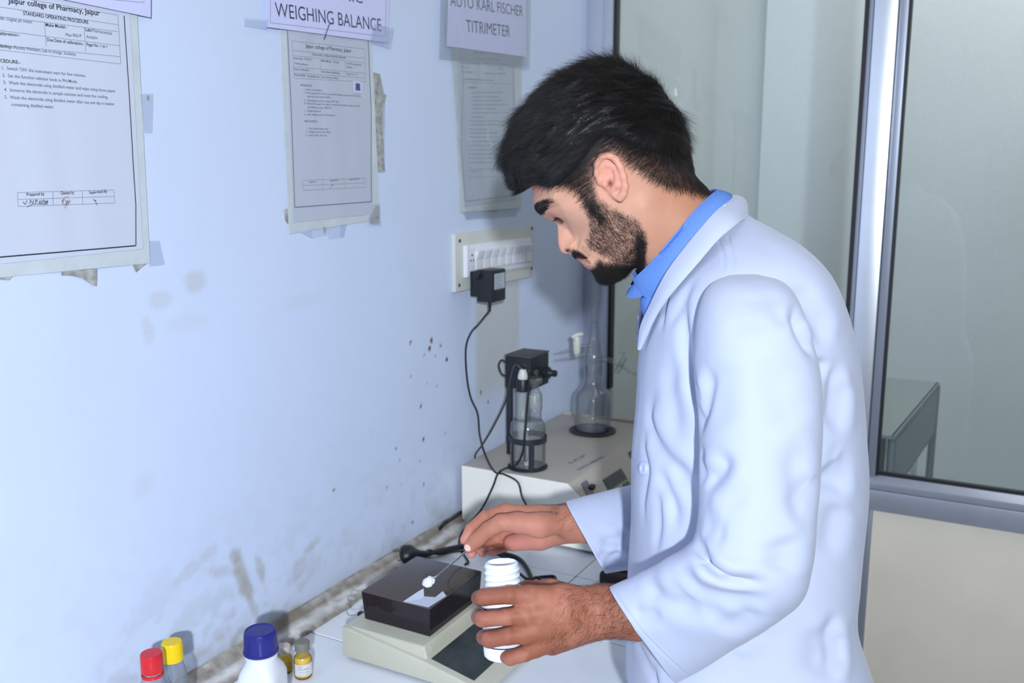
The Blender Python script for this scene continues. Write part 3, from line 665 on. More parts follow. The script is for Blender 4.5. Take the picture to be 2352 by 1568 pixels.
prism('housing', [(xt0, zt0), (xf+.02, zt0), (xf+.02, zt0+.022), (xp_, zp), (tr_[0], zt1), (xt0, zt1)], 1, yt0, yt1, m_hous, ti, .004, 2)
prism('side_panel', [(xt0+.001, zt0+.001), (xf+.019, zt0+.001), (xf+.019, zt0+.021), (xp_-.001, zp), (tr_[0]-.001, zt1-.001), (xt0+.001, zt1-.001)], 1, yt0-.0025, yt0-.0003, mat('ivory_enamel', rgb(240, 238, 228), .45, var=.03, vscale=10), ti, .001, 1)
box('back_panel', (xt0+.002, yt1+.0005, zt0+.004), (tr_[0]+.02, yt1+.004, zt1+.006), m_hous, ti, .0015)
box('gap_shade', (xt0+.012, yt0+.012, ZC+.0005), (xf+.005, yt1-.012, zt0-.0003), m_gask, ti)  # black block put in as the shade under the housing
def on_panel(u, v):
    a = slope_pt(0); b = slope_pt(1); n = np.array([-(b[2]-a[2]), 0, b[0]-a[0]]); n /= np.linalg.norm(n)
    d = ray(u, v); t = ((a-CAM)@n)/(d@n); return CAM+d*t, n
def panel_quad(name, px, m, h0, h1, parent):
    P = [on_panel(*p) for p in px]; n = P[0][1]; T = [p+n*h1 for p, _ in P]; B = [p+n*h0 for p, _ in P]; k = len(T)
    return mk(name, T+B, [tuple(range(k)), tuple(range(2*k-1, k-1, -1))]+[(i, k+i, k+(i+1) % k, (i+1) % k) for i in range(k)], m, parent, False)
m_dgreen = mat('green_bezel', rgb(40, 82, 62), .35); m_lcd = mat('dark_display', rgb(44, 32, 40), .15); m_dnavy = mat('navy_keypad', rgb(62, 70, 92), .45); m_sgrey = mat('grey_rocker', rgb(104, 106, 116), .4)
panel_quad('display_bezel', [(1384, 1102), (1425, 1076), (1440, 1100), (1398, 1128)], m_dgreen, .0003, .0022, ti)
panel_quad('display', [(1388, 1104), (1423, 1081), (1435, 1099), (1398, 1122)], m_lcd, .0022, .0027, ti)
panel_quad('key', [(1431, 1111), (1441, 1105), (1446, 1113), (1436, 1120)], m_dgreen, .0003, .002, ti)
panel_quad('power_switch', [(1334, 1111), (1346, 1103), (1364, 1135), (1350, 1143)], m_sgrey, .0003, .0025, ti)
panel_quad('switch_rocker', [(1350, 1119), (1354, 1116), (1364, 1119), (1363, 1126), (1352, 1125)], m_gask, .0026, .0075, ti)
panel_quad('keypad', [(1442, 1040), (1500, 1003), (1530, 1058), (1462, 1078)], m_dnavy, .0003, .0018, ti)
pr = Print(); zt = zt1+.0004
def tp(u, v): return on(u, v, 2, zt)
for A, B, upv, s, ch in (((1312, 1064), (1350, 1045), (-1, 0, 0), 'LCP', .010), ((1331, 1079), (1388, 1049), (-1, 0, 0), 'INSTRUMENTS', .0075)):
    a, b = tp(*A), tp(*B); d = (b-a)/np.linalg.norm(b-a); pr.text(s, a, b, np.cross((0, 0, 1), d), ch, .02)
pr.build('maker_lettering', mat('slate_blue_print', rgb(104, 116, 140), .5), ti)

# --- reagent flask with stopcocks, standing in a black ring on the titrator
m_gls = thin_glass('lab_glass', (.95, .96, .96), .03, edge=.40, edge_col=(.40, .43, .44), boost=1.8, haze=.07, haze_col=rgb(205, 208, 208))
m_ptfe = mat('milky_plastic', rgb(206, 208, 202), .4)
c = on(1361, 990, 2, zt1)
rf = tag(empty('burette_flask', (c[0], c[1], zt1)), 'clear glass flask with a tall neck and stopcocks in a black ring on the titrator', 'flask')
dpf = (c-CAM)@CF; k = dpf/FPX
def hz(v): return max(0, on(1361, v, 1, c[1])[2]-zt1)
Z = Matrix.Translation((c[0], c[1], zt1))
lathe('ring_base', [(0, .0006), (42*k, .0006), (53*k, .0012), (54*k, .004), (50*k, .006), (44*k, .0055), (40*k, .002), (0, .0019)], Z, mat('black_rubber_ring', rgb(42, 43, 50), .45), rf, 48)
b0 = .0065
lathe('flask_bulb', [(0, b0), (36*k, b0), (41*k, b0+.006), (42*k, b0+.03), (42*k, hz(924)), (40.5*k, hz(909)), (35*k, hz(898)), (26*k, hz(890)), (21*k, hz(882)), (19*k, hz(870)), (18.5*k, hz(840))], Z, m_gls, rf, 48)
lathe('ground_joint', [(17.5*k, hz(862)), (20.5*k, hz(856)), (20.5*k, hz(816)), (17*k, hz(808)), (16*k, hz(790)), (12*k, hz(780)), (11*k, hz(770)), (9*k, hz(758)), (8.2*k, hz(740))], Z, m_gls, rf, 40)
lathe('burette_tube', [(8*k, hz(742)), (7.6*k, hz(700)), (9.5*k, hz(640)), (9.5*k, hz(520)), (9.5*k, hz(470)), (0, hz(468))], Z, m_gls, rf, 32)
tube('inner_tube', [(c[0]+.004, c[1], b0+zt1+.004), (c[0]+.004, c[1], zt1+hz(850))], .0035, m_gls, rf, 12)
def vert(u, v, dx=0.0): return on(u, v, 1, c[1]+dx)
sc_l = vert(1325, 795, -.01); 
tube('side_arm', [vert(1366, 792), vert(1345, 794, -.006), sc_l], .0048, m_gls, rf, 12)
lathe('stopcock_barrel', [(0, .024), (.0075, .0235), (.0085, .02), (.0095, .004), (.0085, -.012), (.007, -.018), (.003, -.026), (0, -.027)], frame(sc_l, (0, 0, 1), CR), m_ptfe, rf, 24)
tube('stopcock_handle', [sc_l+UPZ*.023-CR*.012+UPZ*-.002, sc_l+UPZ*.027, sc_l+UPZ*.030+CR*.014], [.0045, .0055, .0035], m_ptfe, rf, 10)
tube('side_nozzle', [sc_l, vert(1300, 806, -.02), vert(1272, 812, -.03)], [.0048, .0035, .0018], m_gls, rf, 10)
tube('side_nozzle', [vert(1350, 812, -.008), vert(1310, 821, -.02), vert(1274, 827, -.03)], [.0050, .0042, .0018], m_gls, rf, 10)
sc_r = vert(1425, 838, .01)
tube('side_arm', [vert(1368, 827), vert(1396, 826, .004), sc_r], .0055, m_gls, rf, 12)
lathe('stopcock_barrel', [(0, .022), (.006, .021), (.0075, .012), (.0075, -.012), (.006, -.021), (0, -.022)], frame(sc_r, np.array(CR)*.45+UPZ*.9, (0, 1, 0)), m_gls, rf, 20)
tube('stopcock_handle', [sc_r+np.array(CR)*.010+UPZ*.022-CR*.004, sc_r+np.array(CR)*.006+UPZ*.028, sc_r-np.array(CR)*.006+UPZ*.032], [.003, .0045, .003], m_gls, rf, 10)
tube('side_nozzle', [sc_r, vert(1452, 855, .02), vert(1470, 861, .02)], [.005, .004, .0025], m_gls, rf, 10)

# --- titration vessel in a black cage
cv = on(1212, 1072, 2, zt1); kv = ((cv-CAM)@CF)/FPX
tv = tag(empty('titration_vessel', (cv[0], cv[1], zt1)), 'two-necked glass bottle held in a black wire cage, with a black stopper', 'glass bottle')
def hv(v): return on(1212, v, 1, cv[1])[2]-zt1
ZV = Matrix.Translation((cv[0], cv[1], zt1))
R0 = 40*kv
lathe('bottle_body', [(0, .004), (R0*.9, .004), (R0, .008), (R0, hv(985)), (R0*.97, hv(972)), (R0*.8, hv(962)), (R0*.3, hv(958)), (0, hv(957))], ZV, m_gls, tv, 48)
nl = cv-np.array(CR)*.0105; nr = cv+np.array(CR)*.0140
ZL = Matrix.Translation((nl[0], nl[1], zt1)); ZR = Matrix.Translation((nr[0], nr[1], zt1))
lathe('neck', [(18*kv, hv(965)), (18*kv, hv(905)), (19.5*kv, hv(902)), (19*kv, hv(897)), (12*kv, hv(896))], ZL, m_gls, tv, 32)
lathe('stopper', [(12*kv, hv(898)), (14.5*kv, hv(896)), (14.5*kv, hv(872)), (13.5*kv, hv(870)), (0, hv(869.5))], ZL, m_blk, tv, 28)
lathe('stopper_collar', [(11*kv, hv(870)), (12*kv, hv(868)), (11*kv, hv(860)), (7*kv, hv(848)), (0, hv(846))], ZL, m_ptfe, tv, 24)
lathe('neck', [(16*kv, hv(968)), (16*kv, hv(940)), (17.5*kv, hv(938)), (17*kv, hv(905)), (15*kv, hv(903))], ZR, m_gls, tv, 32)
m_frost = thin_glass('frosted_glass', (.92, .93, .93), .3, haze=.35, haze_col=rgb(215, 218, 218))
lathe('ground_sleeve', [(16*kv, hv(935)), (16.6*kv, hv(932)), (16*kv, hv(906)), (15.5*kv, hv(905))], ZR, m_frost, tv, 28)
lathe('glass_stopper', [(14.5*kv, hv(905)), (15*kv, hv(900)), (9*kv, hv(892)), (10*kv, hv(884)), (16*kv, hv(878)), (17*kv, hv(870)), (14*kv, hv(867)), (0, hv(868))], ZR, m_gls, tv, 28)
lathe('inner_sleeve', [(13*kv, .05), (13*kv, hv(905))], ZL, m_frost, tv, 24)
lathe('stir_bar', [(0, .0045), (9*kv, .0048), (9*kv, .010), (0, .011)], ZV, m_ptfe, tv, 20)
m_cage = mat('black_painted_metal', rgb(40, 42, 52), .4)
zr = hv(1005); a0 = math.atan2(-CF[1], -CF[0])
lathe('cage_ring', [(R0*1.04, zr-.006), (R0*1.10, zr-.006), (R0*1.10, zr+.006), (R0*1.04, zr+.006), (R0*1.04, zr-.006)], ZV, m_cage, tv, 48)
for i, da in enumerate((-.95, .18, 2.0, 3.3)):
    d = np.array([math.cos(a0+da), math.sin(a0+da), 0]); s = np.cross([0, 0, 1], d)
    q = cv+d*R0*1.07; wdt = .0060 if i == 1 else .0028
    M = Matrix((tuple(d), tuple(s), (0, 0, 1))).transposed().to_4x4(); M.translation = Vector((q[0], q[1], zt1))
    box('cage_post', (-.0014, -wdt, .002), (.0014, wdt, zr), m_cage, tv, .0006, 1, M)
lathe('cage_base', [(R0*.55, .0006), (R0*1.16, .0006), (R0*1.16, .0030), (R0*.55, .0034), (R0*.55, .0006)], ZV, m_cage, tv, 40)

# --- black detector box on a post behind the vessel
yb0 = cv[1]+.055
x0, x1 = on(1160, 850, 1, yb0)[0], on(1220, 850, 1, yb0)[0]; z0, z1 = on(1162, 890, 1, yb0)[2], on(1162, 818, 1, yb0)[2]
dt = tag(empty('detector_box', ((x0+x1)/2, yb0+.03, zt1)), 'black box on a black post above the two-necked bottle, with a knob', 'instrument head')
box('housing', (x0, yb0, z0), (x1, yb0+.085, z1), m_blk, dt, .0025)
box('lid', (x0-.001, yb0-.001, z1+.0003), (x1+.001, yb0+.086, z1+.004), mat('black_lid', rgb(74, 70, 72), .5), dt, .0015)
box('post', (x0+.001, yb0+.004, zt1+.0003), (x0+.0125, yb0+.014, z0-.0002), m_cage, dt, .001)
kb = np.array([x1, yb0+.045, (z0+z1)/2-.002]); m_brass = mat('dull_brass_knob', rgb(110, 104, 98), .4, metal=.6)
lathe('knob', [(.006, 0), (.006, .008), (.0125, .009), (.013, .02), (.009, .022), (.006, .030), (.0075, .031), (.007, .037), (0, .038)], frame(kb, (1, 0, 0), (0, 1, 0)), m_blk, dt, 22)
lathe('knob_nut', [(.008, 0), (.008, .005), (.004, .006), (0, .006)], frame(kb+np.array([.0004, -.026, .003]), (1, 0, 0), (0, 1, 0)), m_brass, dt, 8)
tube('cable_loop', [(x0+.002, yb0+.012, z0+.022), (x0-.014, yb0+.012, z0+.026), (x0-.021, yb0+.010, z0+.045), (x0-.012, yb0+.010, z0+.058), (x0+.002, yb0+.012, z0+.046)], .0021, m_cab, dt, 8)

# --- electrode leads
el = tag(empty('electrode_lead', (nl[0], nl[1], zt1+hv(868))), 'thin black lead looping out of the stopper and down the front of the bottle', 'cable')
vf = cv[1]-R0-.012
tube('lead', [(nl[0]+.003, nl[1], zt1+hv(847)), on(1203, 838, 1, nl[1]-.012), on(1213, 846, 1, vf), on(1215, 875, 1, vf), on(1211, 930, 1, vf), on(1206, 995, 1, vf), on(1200, 1040, 1, vf+.002), on(1184, 1068, 1, 1.612), on(1158, 1077, 1, yT-.004), on(1143, 1089, 1, yT-.006), on(1131, 1120, 1, yT-.006), on(1106, 1169, 1, yT-.012), on(1075, 1205, 1, yT-.03), on(1056, 1235, 2, ZC+.006), on(1058, 1262, 2, ZC+.003), on(1075, 1288, 2, ZC+.003), on(1068, 1296, 2, ZC+.003)], .0022, m_cab, el, 8)
el2 = tag(empty('sensor_lead', (nl[0], nl[1], zt1+hv(868))), 'thin dark lead running from the stopper down behind the titrator', 'cable')
tube('lead', [(nl[0]-.004, nl[1], zt1+hv(847)), on(1186, 838, 1, nl[1]-.004), on(1178, 846, 1, nl[1]-.01), on(1168, 890, 1, nl[1]-.01), on(1160, 925, 0, .085), on(1130, 985, 0, .05), on(1106, 1024, 0, .02), on(1091, 1047, 0, .006), (.006, yt0+.08, zt1-.03)], .0021, mat('worn_black_cable', rgb(62, 58, 58), .5), el2, 8)

# --- mains plug and its cable, lying on the counter
pl = tag(empty('mains_plug', on(925, 1275, 2, ZC+.02)), 'round black mains plug lying against the wall behind the balance', 'plug')
pc = on(925, 1276, 2, ZC+.022); dr = on(1000, 1268, 2, ZC+.020)-pc; dr /= np.linalg.norm(dr)
pc[2] = ZC+.0215
lathe('plug_body', [(0, -.006), (.010, -.0055), (.018, -.002), (.0205, .004), (.0205, .012), (.0185, .018), (.012, .026), (.0085, .034), (.007, .044), (.0045, .052), (0, .052)], frame(pc, dr+np.array([0, 0, -.05]), (0, 0, 1)), m_blk, pl, 32)
for a, b in ((0, .0115), (-.009, -.006), (.009, -.006)):
    M = frame(pc, dr+np.array([0, 0, -.05]), (0, 0, 1)); q = M @ Vector((b, a, -.005)); q2 = M @ Vector((b, a, -.019)); tube('pin', [q, q2], .0027, m_brass, pl, 10)
e0 = pc+dr*.05
tube('cable', [e0, on(985, 1266, 2, ZC+.016), on(1010, 1270, 2, ZC+.006), on(1045, 1264, 2, ZC+.0045), on(1090, 1262, 2, ZC+.0045), on(1150, 1270, 2, ZC+.0045), on(1190, 1282, 2, ZC+.0045), on(1212, 1308, 2, ZC+.0045), on(1224, 1340, 2, ZC+.0045), on(1235, 1372, 2, ZC+.0045)], .0042, m_cab, pl, 10)
pl2 = tag(empty('power_cable', on(1000, 1235, 2, ZC)), 'thick black cable bending out from behind the titrator down to the counter', 'cable')
tube('cable', [on(1060, 1176, 0, .006), on(1040, 1190, 0, .014), on(1020, 1203, 0, .024), on(1003, 1225, 2, ZC+.012), on(988, 1252, 2, ZC+.005), on(985, 1270, 2, ZC+.0115), on(1020, 1262, 2, ZC+.013), on(1055, 1255, 2, ZC+.0125), on(1085, 1252, 2, ZC+.0045), on(1130, 1262, 2, ZC+.0135), on(1170, 1290, 2, ZC+.0045)], .0040, m_cab, pl2, 10)
pl3 = tag(empty('looped_cable', on(1240, 1330, 2, ZC)), 'black cable folded in a flat loop on the tiles beside the white bottle', 'cable')
tube('cable', [on(1195, 1318, 2, ZC+.012), on(1212, 1330, 2, ZC+.0125), on(1232, 1326, 2, ZC+.006), on(1268, 1323, 2, ZC+.0035), on(1275, 1328, 2, ZC+.0035), on(1270, 1338, 2, ZC+.0035), on(1262, 1352, 2, ZC+.0035)], .0030, m_cab, pl3, 8)
tube('cable_tail', [on(1236, 1326, 2, ZC+.0100), on(1245, 1338, 2, ZC+.0035), on(1262, 1360, 2, ZC+.0035)], .0028, m_cab, pl3, 8)

# --- dark pouch lying beyond the right sleeve
m_pch = mat('dark_brown_fabric', rgb(44, 38, 38), .7, bump=.3, bscale=400)
q0 = on(1373, 1343, 2, ZC); q1 = on(1386, 1316, 2, ZC+.02)
po = tag(empty('pouch', (q0[0]+.04, q0[1]+.04, ZC)), 'dark brown pouch lying on the tiles under the right sleeve cuff', 'pouch')
bm = bmesh.new(); add_box(bm, (q0[0]+.001, q0[1]-.0, ZC+.0006), (q0[0]+.10, q0[1]+.10, ZC+.026), .008, 3); from_bm('body', bm, m_pch, po)
box('flap', (q0[0]+.006, q0[1]+.02, ZC+.0262), (q0[0]+.098, q0[1]+.098, ZC+.029), m_pch, po, .001)

# --- electronic balance
m_bal = mat('old_beige_plastic', rgb(192, 190, 174), .42, var=.05, vscale=18, bump=.1, bscale=900)
m_smk = thin_glass('smoked_acrylic_lit', (.34, .31, .31), .05, boost=1.2, haze=.55, haze_col=rgb(104, 92, 84))  # lid copy: its lit brown-grey is put into the haze colour
m_smk_w = thin_glass('smoked_acrylic_shaded', (.30, .27, .30), .05, boost=1.1, haze=.5, haze_col=rgb(58, 50, 58))  # wall copy of the same acrylic, its shade put into the darker haze colour
yb_ = 1.043; yb1 = 1.262
def bp2(u, v): p = on(u, v, 1, yb_); return (p[0], p[2])
bl0, bl1 = bp2(789, 1440), bp2(787, 1519)
xl = bl1[0]; zb0 = ZC+.005
ba = tag(empty('balance', (xl+.13, (yb_+yb1)/2, ZC)), 'beige electronic weighing balance with a smoked plastic draught box, beside the wall', 'balance')
top = bl0[1]
dA, dB = on(991, 1513, 1, yb_+.012), on(1089, 1563, 1, yb_+.012)   # near corners of the display window
xfr = dB[0]+.024
sl = (dB[2]-dA[2])/(dB[0]-dA[0])
def zs(x): return dA[2]+sl*(x-dA[0])
prism('base', [(xl, zb0), (xfr, zb0), (xfr, zs(xfr)), (dA[0]-.002, zs(dA[0]-.002)), (xl+.015, zs(xl+.015)-.000 if zs(xl+.015) < top else top), (xl, top)], 1, yb_, yb1, m_bal, ba, .003, 2)
nc = on(977, 1483, 1, yb_+.010)
zpl = nc[2]
prism('platform', [(xl+.006, zb0+.01), (dA[0]-.004, zb0+.01), (dA[0]-.004, zs(dA[0]-.004)+.001), (nc[0], zpl), (xl+.012, zpl)], 1, yb_+.006, yb1-.006, m_bal, ba, .004, 3)
for k in range(34):   # ribs on the sloping riser
    y = yb_+.020+k*.0053
    if y > yb1-.02: break
    a = np.array([nc[0]+.001, y, zpl-.0035]); b = np.array([dA[0]-.0045, y, zs(dA[0]-.004)+.005])
    d = (b-a); n = np.array([-d[2], 0, d[0]]); n = n/np.linalg.norm(n)
    n = -n if n[0] < 0 else n
    P = [a, a+np.array([0, .0036, 0]), b+np.array([0, .0036, 0]), b]; T = [p+n*.0009 for p in P]
    mk('rib', T+P, [(0, 1, 2, 3), (0, 4, 5, 1), (1, 5, 6, 2), (2, 6, 7, 3), (3, 7, 4, 0)], m_bal, ba, False)
m_win = mat('dark_scratched_window', rgb(58, 64, 66), .22, var=.3, vscale=40)
nrm = np.array([-sl, 0, 1]); nrm /= np.linalg.norm(nrm)
W4 = [dA, dB, np.array([dB[0], yb1-.014, dB[2]]), np.array([dA[0], yb1-.014, dA[2]])]
mk('display_window', [p+nrm*.0012 for p in W4]+[p-nrm*.002 for p in W4], [(0, 1, 2, 3), (0, 4, 5, 1), (1, 5, 6, 2), (2, 6, 7, 3), (3, 7, 4, 0)], m_win, ba, False)
box('gap_shade', (xl+.008, yb_+.008, ZC+.0008), (xfr-.01, yb1-.008, zb0-.0003), m_gask, ba)  # black block put in as the shadow gap under the base
for x in (xl+.02, xfr-.02):
    for y in (yb_+.02, yb1-.02): lathe('foot', [(0, .0004), (.007, .0004), (.008, .003), (.008, .0045), (0, .0046)], Matrix.Translation((x, y, ZC)), m_gask, ba, 16)
# smoked box: top, four walls, pan inside
zb_t = .9025
def bt(u, v): return on(u, v, 2, zb_t)
N_, L_, F_, R_ = bt(983, 1393), bt(817, 1356), bt(966, 1279), bt(1114, 1312)
bx0, bx1 = .5*(L_[0]+F_[0]), .5*(N_[0]+R_[0]); by0, by1 = .5*(L_[1]+N_[1]), .5*(F_[1]+R_[1])
zw = zpl+.0006; th = .0022; ins = .004
bxm = empty('draught_box', ((bx0+bx1)/2, (by0+by1)/2, zw)); setpar(bxm, ba)
wb_ = (np.array([bx0, by0]), np.array([bx1, by0]), np.array([bx1, by1]), np.array([bx0, by1])); ctr = np.array([(bx0+bx1)/2, (by0+by1)/2])
def inset(p, d): return p-np.sign(p-ctr)*d
# lid with a square opening near the front corner
ho = [on(u, v, 2, zb_t) for u, v in ((912, 1385), (983, 1393), (1024, 1366), (960, 1352))]
box('lid', (bx0, by0, zb_t-th), (bx1, by1, zb_t), m_smk, bxm, .0012)
for i in range(4):
    a, b = wb_[i], wb_[(i+1) % 4]; a2, b2 = inset(a, -.0), inset(b, -.0); ab, bb = inset(a, .003), inset(b, .003)
    ti_, tj = inset(a, th), inset(b, th); tb, tc_ = inset(a, .003+th), inset(b, .003+th); zt_ = zb_t-th-.0002
    mk('wall', [(a2[0], a2[1], zt_), (b2[0], b2[1], zt_), (bb[0], bb[1], zw), (ab[0], ab[1], zw), (ti_[0], ti_[1], zt_), (tj[0], tj[1], zt_), (tc_[0], tc_[1], zw), (tb[0], tb[1], zw)], [(0, 1, 2, 3), (7, 6, 5, 4), (0, 4, 5, 1), (3, 2, 6, 7), (0, 3, 7, 4), (1, 5, 6, 2)], m_smk_w, bxm, False)
lathe('weighing_pan', [(0, .014), (.046, .014), (.047, .0125), (.046, .012), (.012, .011), (.010, .0005), (0, .0004)], Matrix.Translation(((bx0+bx1)/2, (by0+by1)/2, zpl+.0004)), mat('steel_pan', rgb(150, 150, 150), .35, metal=.9), ba, 40)
# folded weighing paper on the lid
wp = tag(empty('weighing_paper', on(985, 1380, 2, zb_t)), 'small folded white paper slip on the corner of the smoked box under the spatula', 'paper')
zq = zb_t+.0004
def lift(u, v, h): 
    p = on(u, v, 2, zq+h); return p
P = [lift(926, 1381, 0), lift(984, 1394, 0), lift(1025, 1368, 0), lift(1017, 1357, .001), lift(1000, 1371, .0), lift(974, 1369, .0), lift(973, 1351, .009), lift(960, 1358, .004), lift(962, 1376, .0)]
def slip():
    bm = bmesh.new(); T = [bm.verts.new(p) for p in P]; Bv = [bm.verts.new(p-np.array([0, 0, .0003])) for p in P]; n = len(P)
    for f in ((0, 1, 5, 8), (1, 2, 4, 5), (2, 3, 4), (8, 5, 6, 7), (0, 8, 7)):
        bm.faces.new([T[i] for i in f]); bm.faces.new([Bv[i] for i in f][::-1])
    for i in range(n): bm.faces.new((T[i], Bv[i], Bv[(i+1) % n], T[(i+1) % n]))
    bmesh.ops.recalc_face_normals(bm, faces=bm.faces); from_bm('slip', bm, m_paper, wp, False)
slip()
# thin wire beside the balance
tw = tag(empty('thin_wire', on(808, 1415, 2, ZC)), 'thin grey wire curling up beside the left end of the balance', 'wire')
tube('wire', [on(818, 1372, 0, .11), on(803, 1368, 0, .10), on(800, 1378, 0, .10), on(816, 1380, 0, .115), on(800, 1384, 0, .105), on(796, 1398, 0, .105), on(803, 1412, 0, .11), (xl+.001, yb_+.06, top-.004)], .0007, mat('grey_wire', rgb(120, 122, 128), .4), tw, 6)
box('wire_connector', (xl-.010, yb_+.052, top-.009), (xl-.0005, yb_+.060, top-.0015), m_blk, tw, .001)

# --- bottles in the front left corner
m_red = mat('red_plastic', rgb(206, 34, 44), .32); m_yel = mat('yellow_plastic', rgb(236, 200, 14), .35); m_navy = mat('navy_plastic', rgb(36, 38, 122), .32)
m_hdpe = mat('white_hdpe', rgb(222, 226, 232), .35); m_pet = thin_glass('cloudy_plastic', (.86, .88, .90), .12, edge=.2, edge_col=(.5, .53, .56), haze=.22, haze_col=rgb(185, 192, 204))
m_amb = thin_glass('amber_glass', (.96, .86, .52), .05, edge=.35, edge_col=(.40, .20, .03)); m_cream = mat('cream_powder', rgb(232, 220, 150), .9)
m_lab = mat('white_label', rgb(208, 208, 210), .5); m_grey = mat('grey_rubber', rgb(120, 116, 108), .6); m_wht = mat('white_powder', rgb(226, 228, 232), .95, bump=.6, bscale=600)
def capbottle(u, v, rcap_px, hcap_px, x, m, label, body_mat, kind, rb, seed, ring=None, filled=None):
    """bottle whose cap top centre is at pixel (u, v), standing at distance x from the wall"""
    p = on(u, v, 0, x); k = ((p-CAM)@CF)/FPX; ht = p[2]-ZC; rc = rcap_px*k; hc = hcap_px*k
    t = tag(empty('plastic_bottle', (p[0], p[1], ZC)), label, 'bottle', 'reagent bottles in the front corner of the counter')
    Zm = Matrix.Translation((p[0], p[1], ZC))
    z0 = ht-hc; sh = z0-.012
    lathe('body', [(0, .0005), (rb*.92, .0005), (rb, .004), (rb, sh-.012), (rb*.97, sh-.004), (rb*.85, sh+.004), (rc*.88, z0-.001), (rc*.85, z0+.004)], Zm, body_mat, t, 40)
    if filled: lathe('contents', [(0, .002), (rb*.95, .003), (rb*.95, filled), (rb*.5, filled+.005), (0, filled+.004)], Zm, m_wht, t, 32)
    return t, Zm, ht, rc, z0, k
t, Zm, ht, rc, z0, k = capbottle(347, 1498, 25, 55, .078, m_red, 'clear plastic bottle with a red screw cap beside the yellow-capped one', m_pet, 0, .0175, 1)
lathe('cap', [(rc*.98, z0+.0045*0+.0052), (rc, z0+.006), (rc*.985, ht-.003), (rc*.93, ht-.0005), (0, ht)], Zm, m_red, t, 40)
lathe('tamper_ring', [(rc*.9, z0-.0012), (rc*1.01, z0-.001), (rc*1.01, z0+.0028), (rc*.9, z0+.003)], Zm, m_red, t, 40)
lathe('neck', [(rc*.86, z0-.002), (rc*.86, z0+.007)], Zm, mat('grimy_white_plastic', rgb(170, 165, 160), .5, var=.5, vscale=300), t, 30)
t, Zm, ht, rc, z0, k = capbottle(394, 1472, 24, 46, .063, m_yel, 'cloudy plastic bottle with a yellow cap nearest the wall', m_pet, 0, .0165, 2, filled=.045)
lathe('cap', [(rc*.9, z0), (rc, z0+.0005), (rc*1.02, z0+.005), (rc*1.0, z0+.006), (rc*.97, ht-.003), (rc*.9, ht-.0006), (0, ht)], Zm, m_yel, t, 40)

p = on(597, 1445, 0, .135); k = ((p-CAM)@CF)/FPX; ht = p[2]-ZC
bb = tag(empty('reagent_bottle', (p[0], p[1], ZC)), 'white square-shouldered plastic bottle with a ribbed navy blue cap', 'bottle', 'reagent bottles in the front corner of the counter')
Zm = Matrix.Translation((p[0], p[1], ZC)); rc = 38*k; hc = 55*k
ang = math.radians(18)
def ribs(r, h, a): return (r*(1+.022*(1 if (a*36/math.pi) % 2 < 1 else 0)) if (ht-hc+.003 < h < ht-.010) else r, h)
lathe('cap', [(rc*.88, ht-hc), (rc*1.04, ht-hc+.0004), (rc*1.05, ht-hc+.0035), (rc*1.0, ht-hc+.0042), (rc*.985, ht-.0095), (rc*.97, ht-.0045), (rc*.92, ht-.001), (rc*.84, ht), (rc*.80, ht-.0012), (0, ht-.0012)], Zm, m_navy, bb, 72, 30, 1.0, ribs)
def sq(r, h, a):   # rounded-square body
    t_ = sstep(ht-hc-.006, ht-hc-.036, h) if h < ht-hc-.004 else 0.0
    a2 = a-ang; m_ = (abs(math.cos(a2))**5+abs(math.sin(a2))**5)**(-1/5)
    return (r*(1+(m_-1)*float(t_)), h)
zsH = ht-hc
lathe('body', [(0, .0006), (.026, .0006), (.0285, .004), (.0285, zsH-.042), (.0283, zsH-.034), (.0265, zsH-.024), (.0225, zsH-.015), (.0195, zsH-.009), (rc*.97, zsH-.0075), (rc*.97, zsH-.0015), (rc*.9, zsH-.0008)], Zm, m_hdpe, bb, 96, 50, 1.0, sq)
def bottle_label():
    pr_b = Print(); pr_r = Print()
    d = np.array([math.cos(ang-math.pi/2), math.sin(ang-math.pi/2), 0]); s = np.cross([0, 0, 1], d)
    cz = zsH-.040; o = np.array([p[0], p[1], ZC])+d*.0290
    q = [o-s*.019+UPZ*.004, o+s*.019+UPZ*.004, o+s*.019+UPZ*(cz), o-s*.019+UPZ*(cz)]
    mk('label', q+[a-d*.0006 for a in q], [(0, 1, 2, 3), (0, 4, 5, 1), (1, 5, 6, 2), (2, 6, 7, 3), (3, 7, 4, 0)], m_lab, bb, False)
    o2 = o+d*.0004
    pr_b.quad(o2-s*.018+UPZ*(cz-.010), o2-s*.006+UPZ*(cz-.010), o2-s*.006+UPZ*(cz-.002), o2-s*.018+UPZ*(cz-.002))
    for i, (s_, a, b) in enumerate((('LR', -.003, .003), ('Pharmacopoeial reagent', -.003, .018), ('SODIUM CHLORIDE', -.003, .018), ('Assay 99.5 %', -.003, .012))): pr_b.text(s_, o2+s*a+UPZ*(cz-.005-.0038*i), o2+s*b+UPZ*(cz-.005-.0038*i), UPZ, .0022, .01)
    pr_r.quad(o2+s*.010+UPZ*(cz-.030), o2+s*.018+UPZ*(cz-.030), o2+s*.018+UPZ*(cz-.022), o2+s*.010+UPZ*(cz-.022))
    pr_b.build('label_print', mat('blue_print', rgb(40, 54, 140), .5), bb); pr_r.build('label_emblem', mat('red_print', rgb(214, 70, 62), .5), bb)
bottle_label()

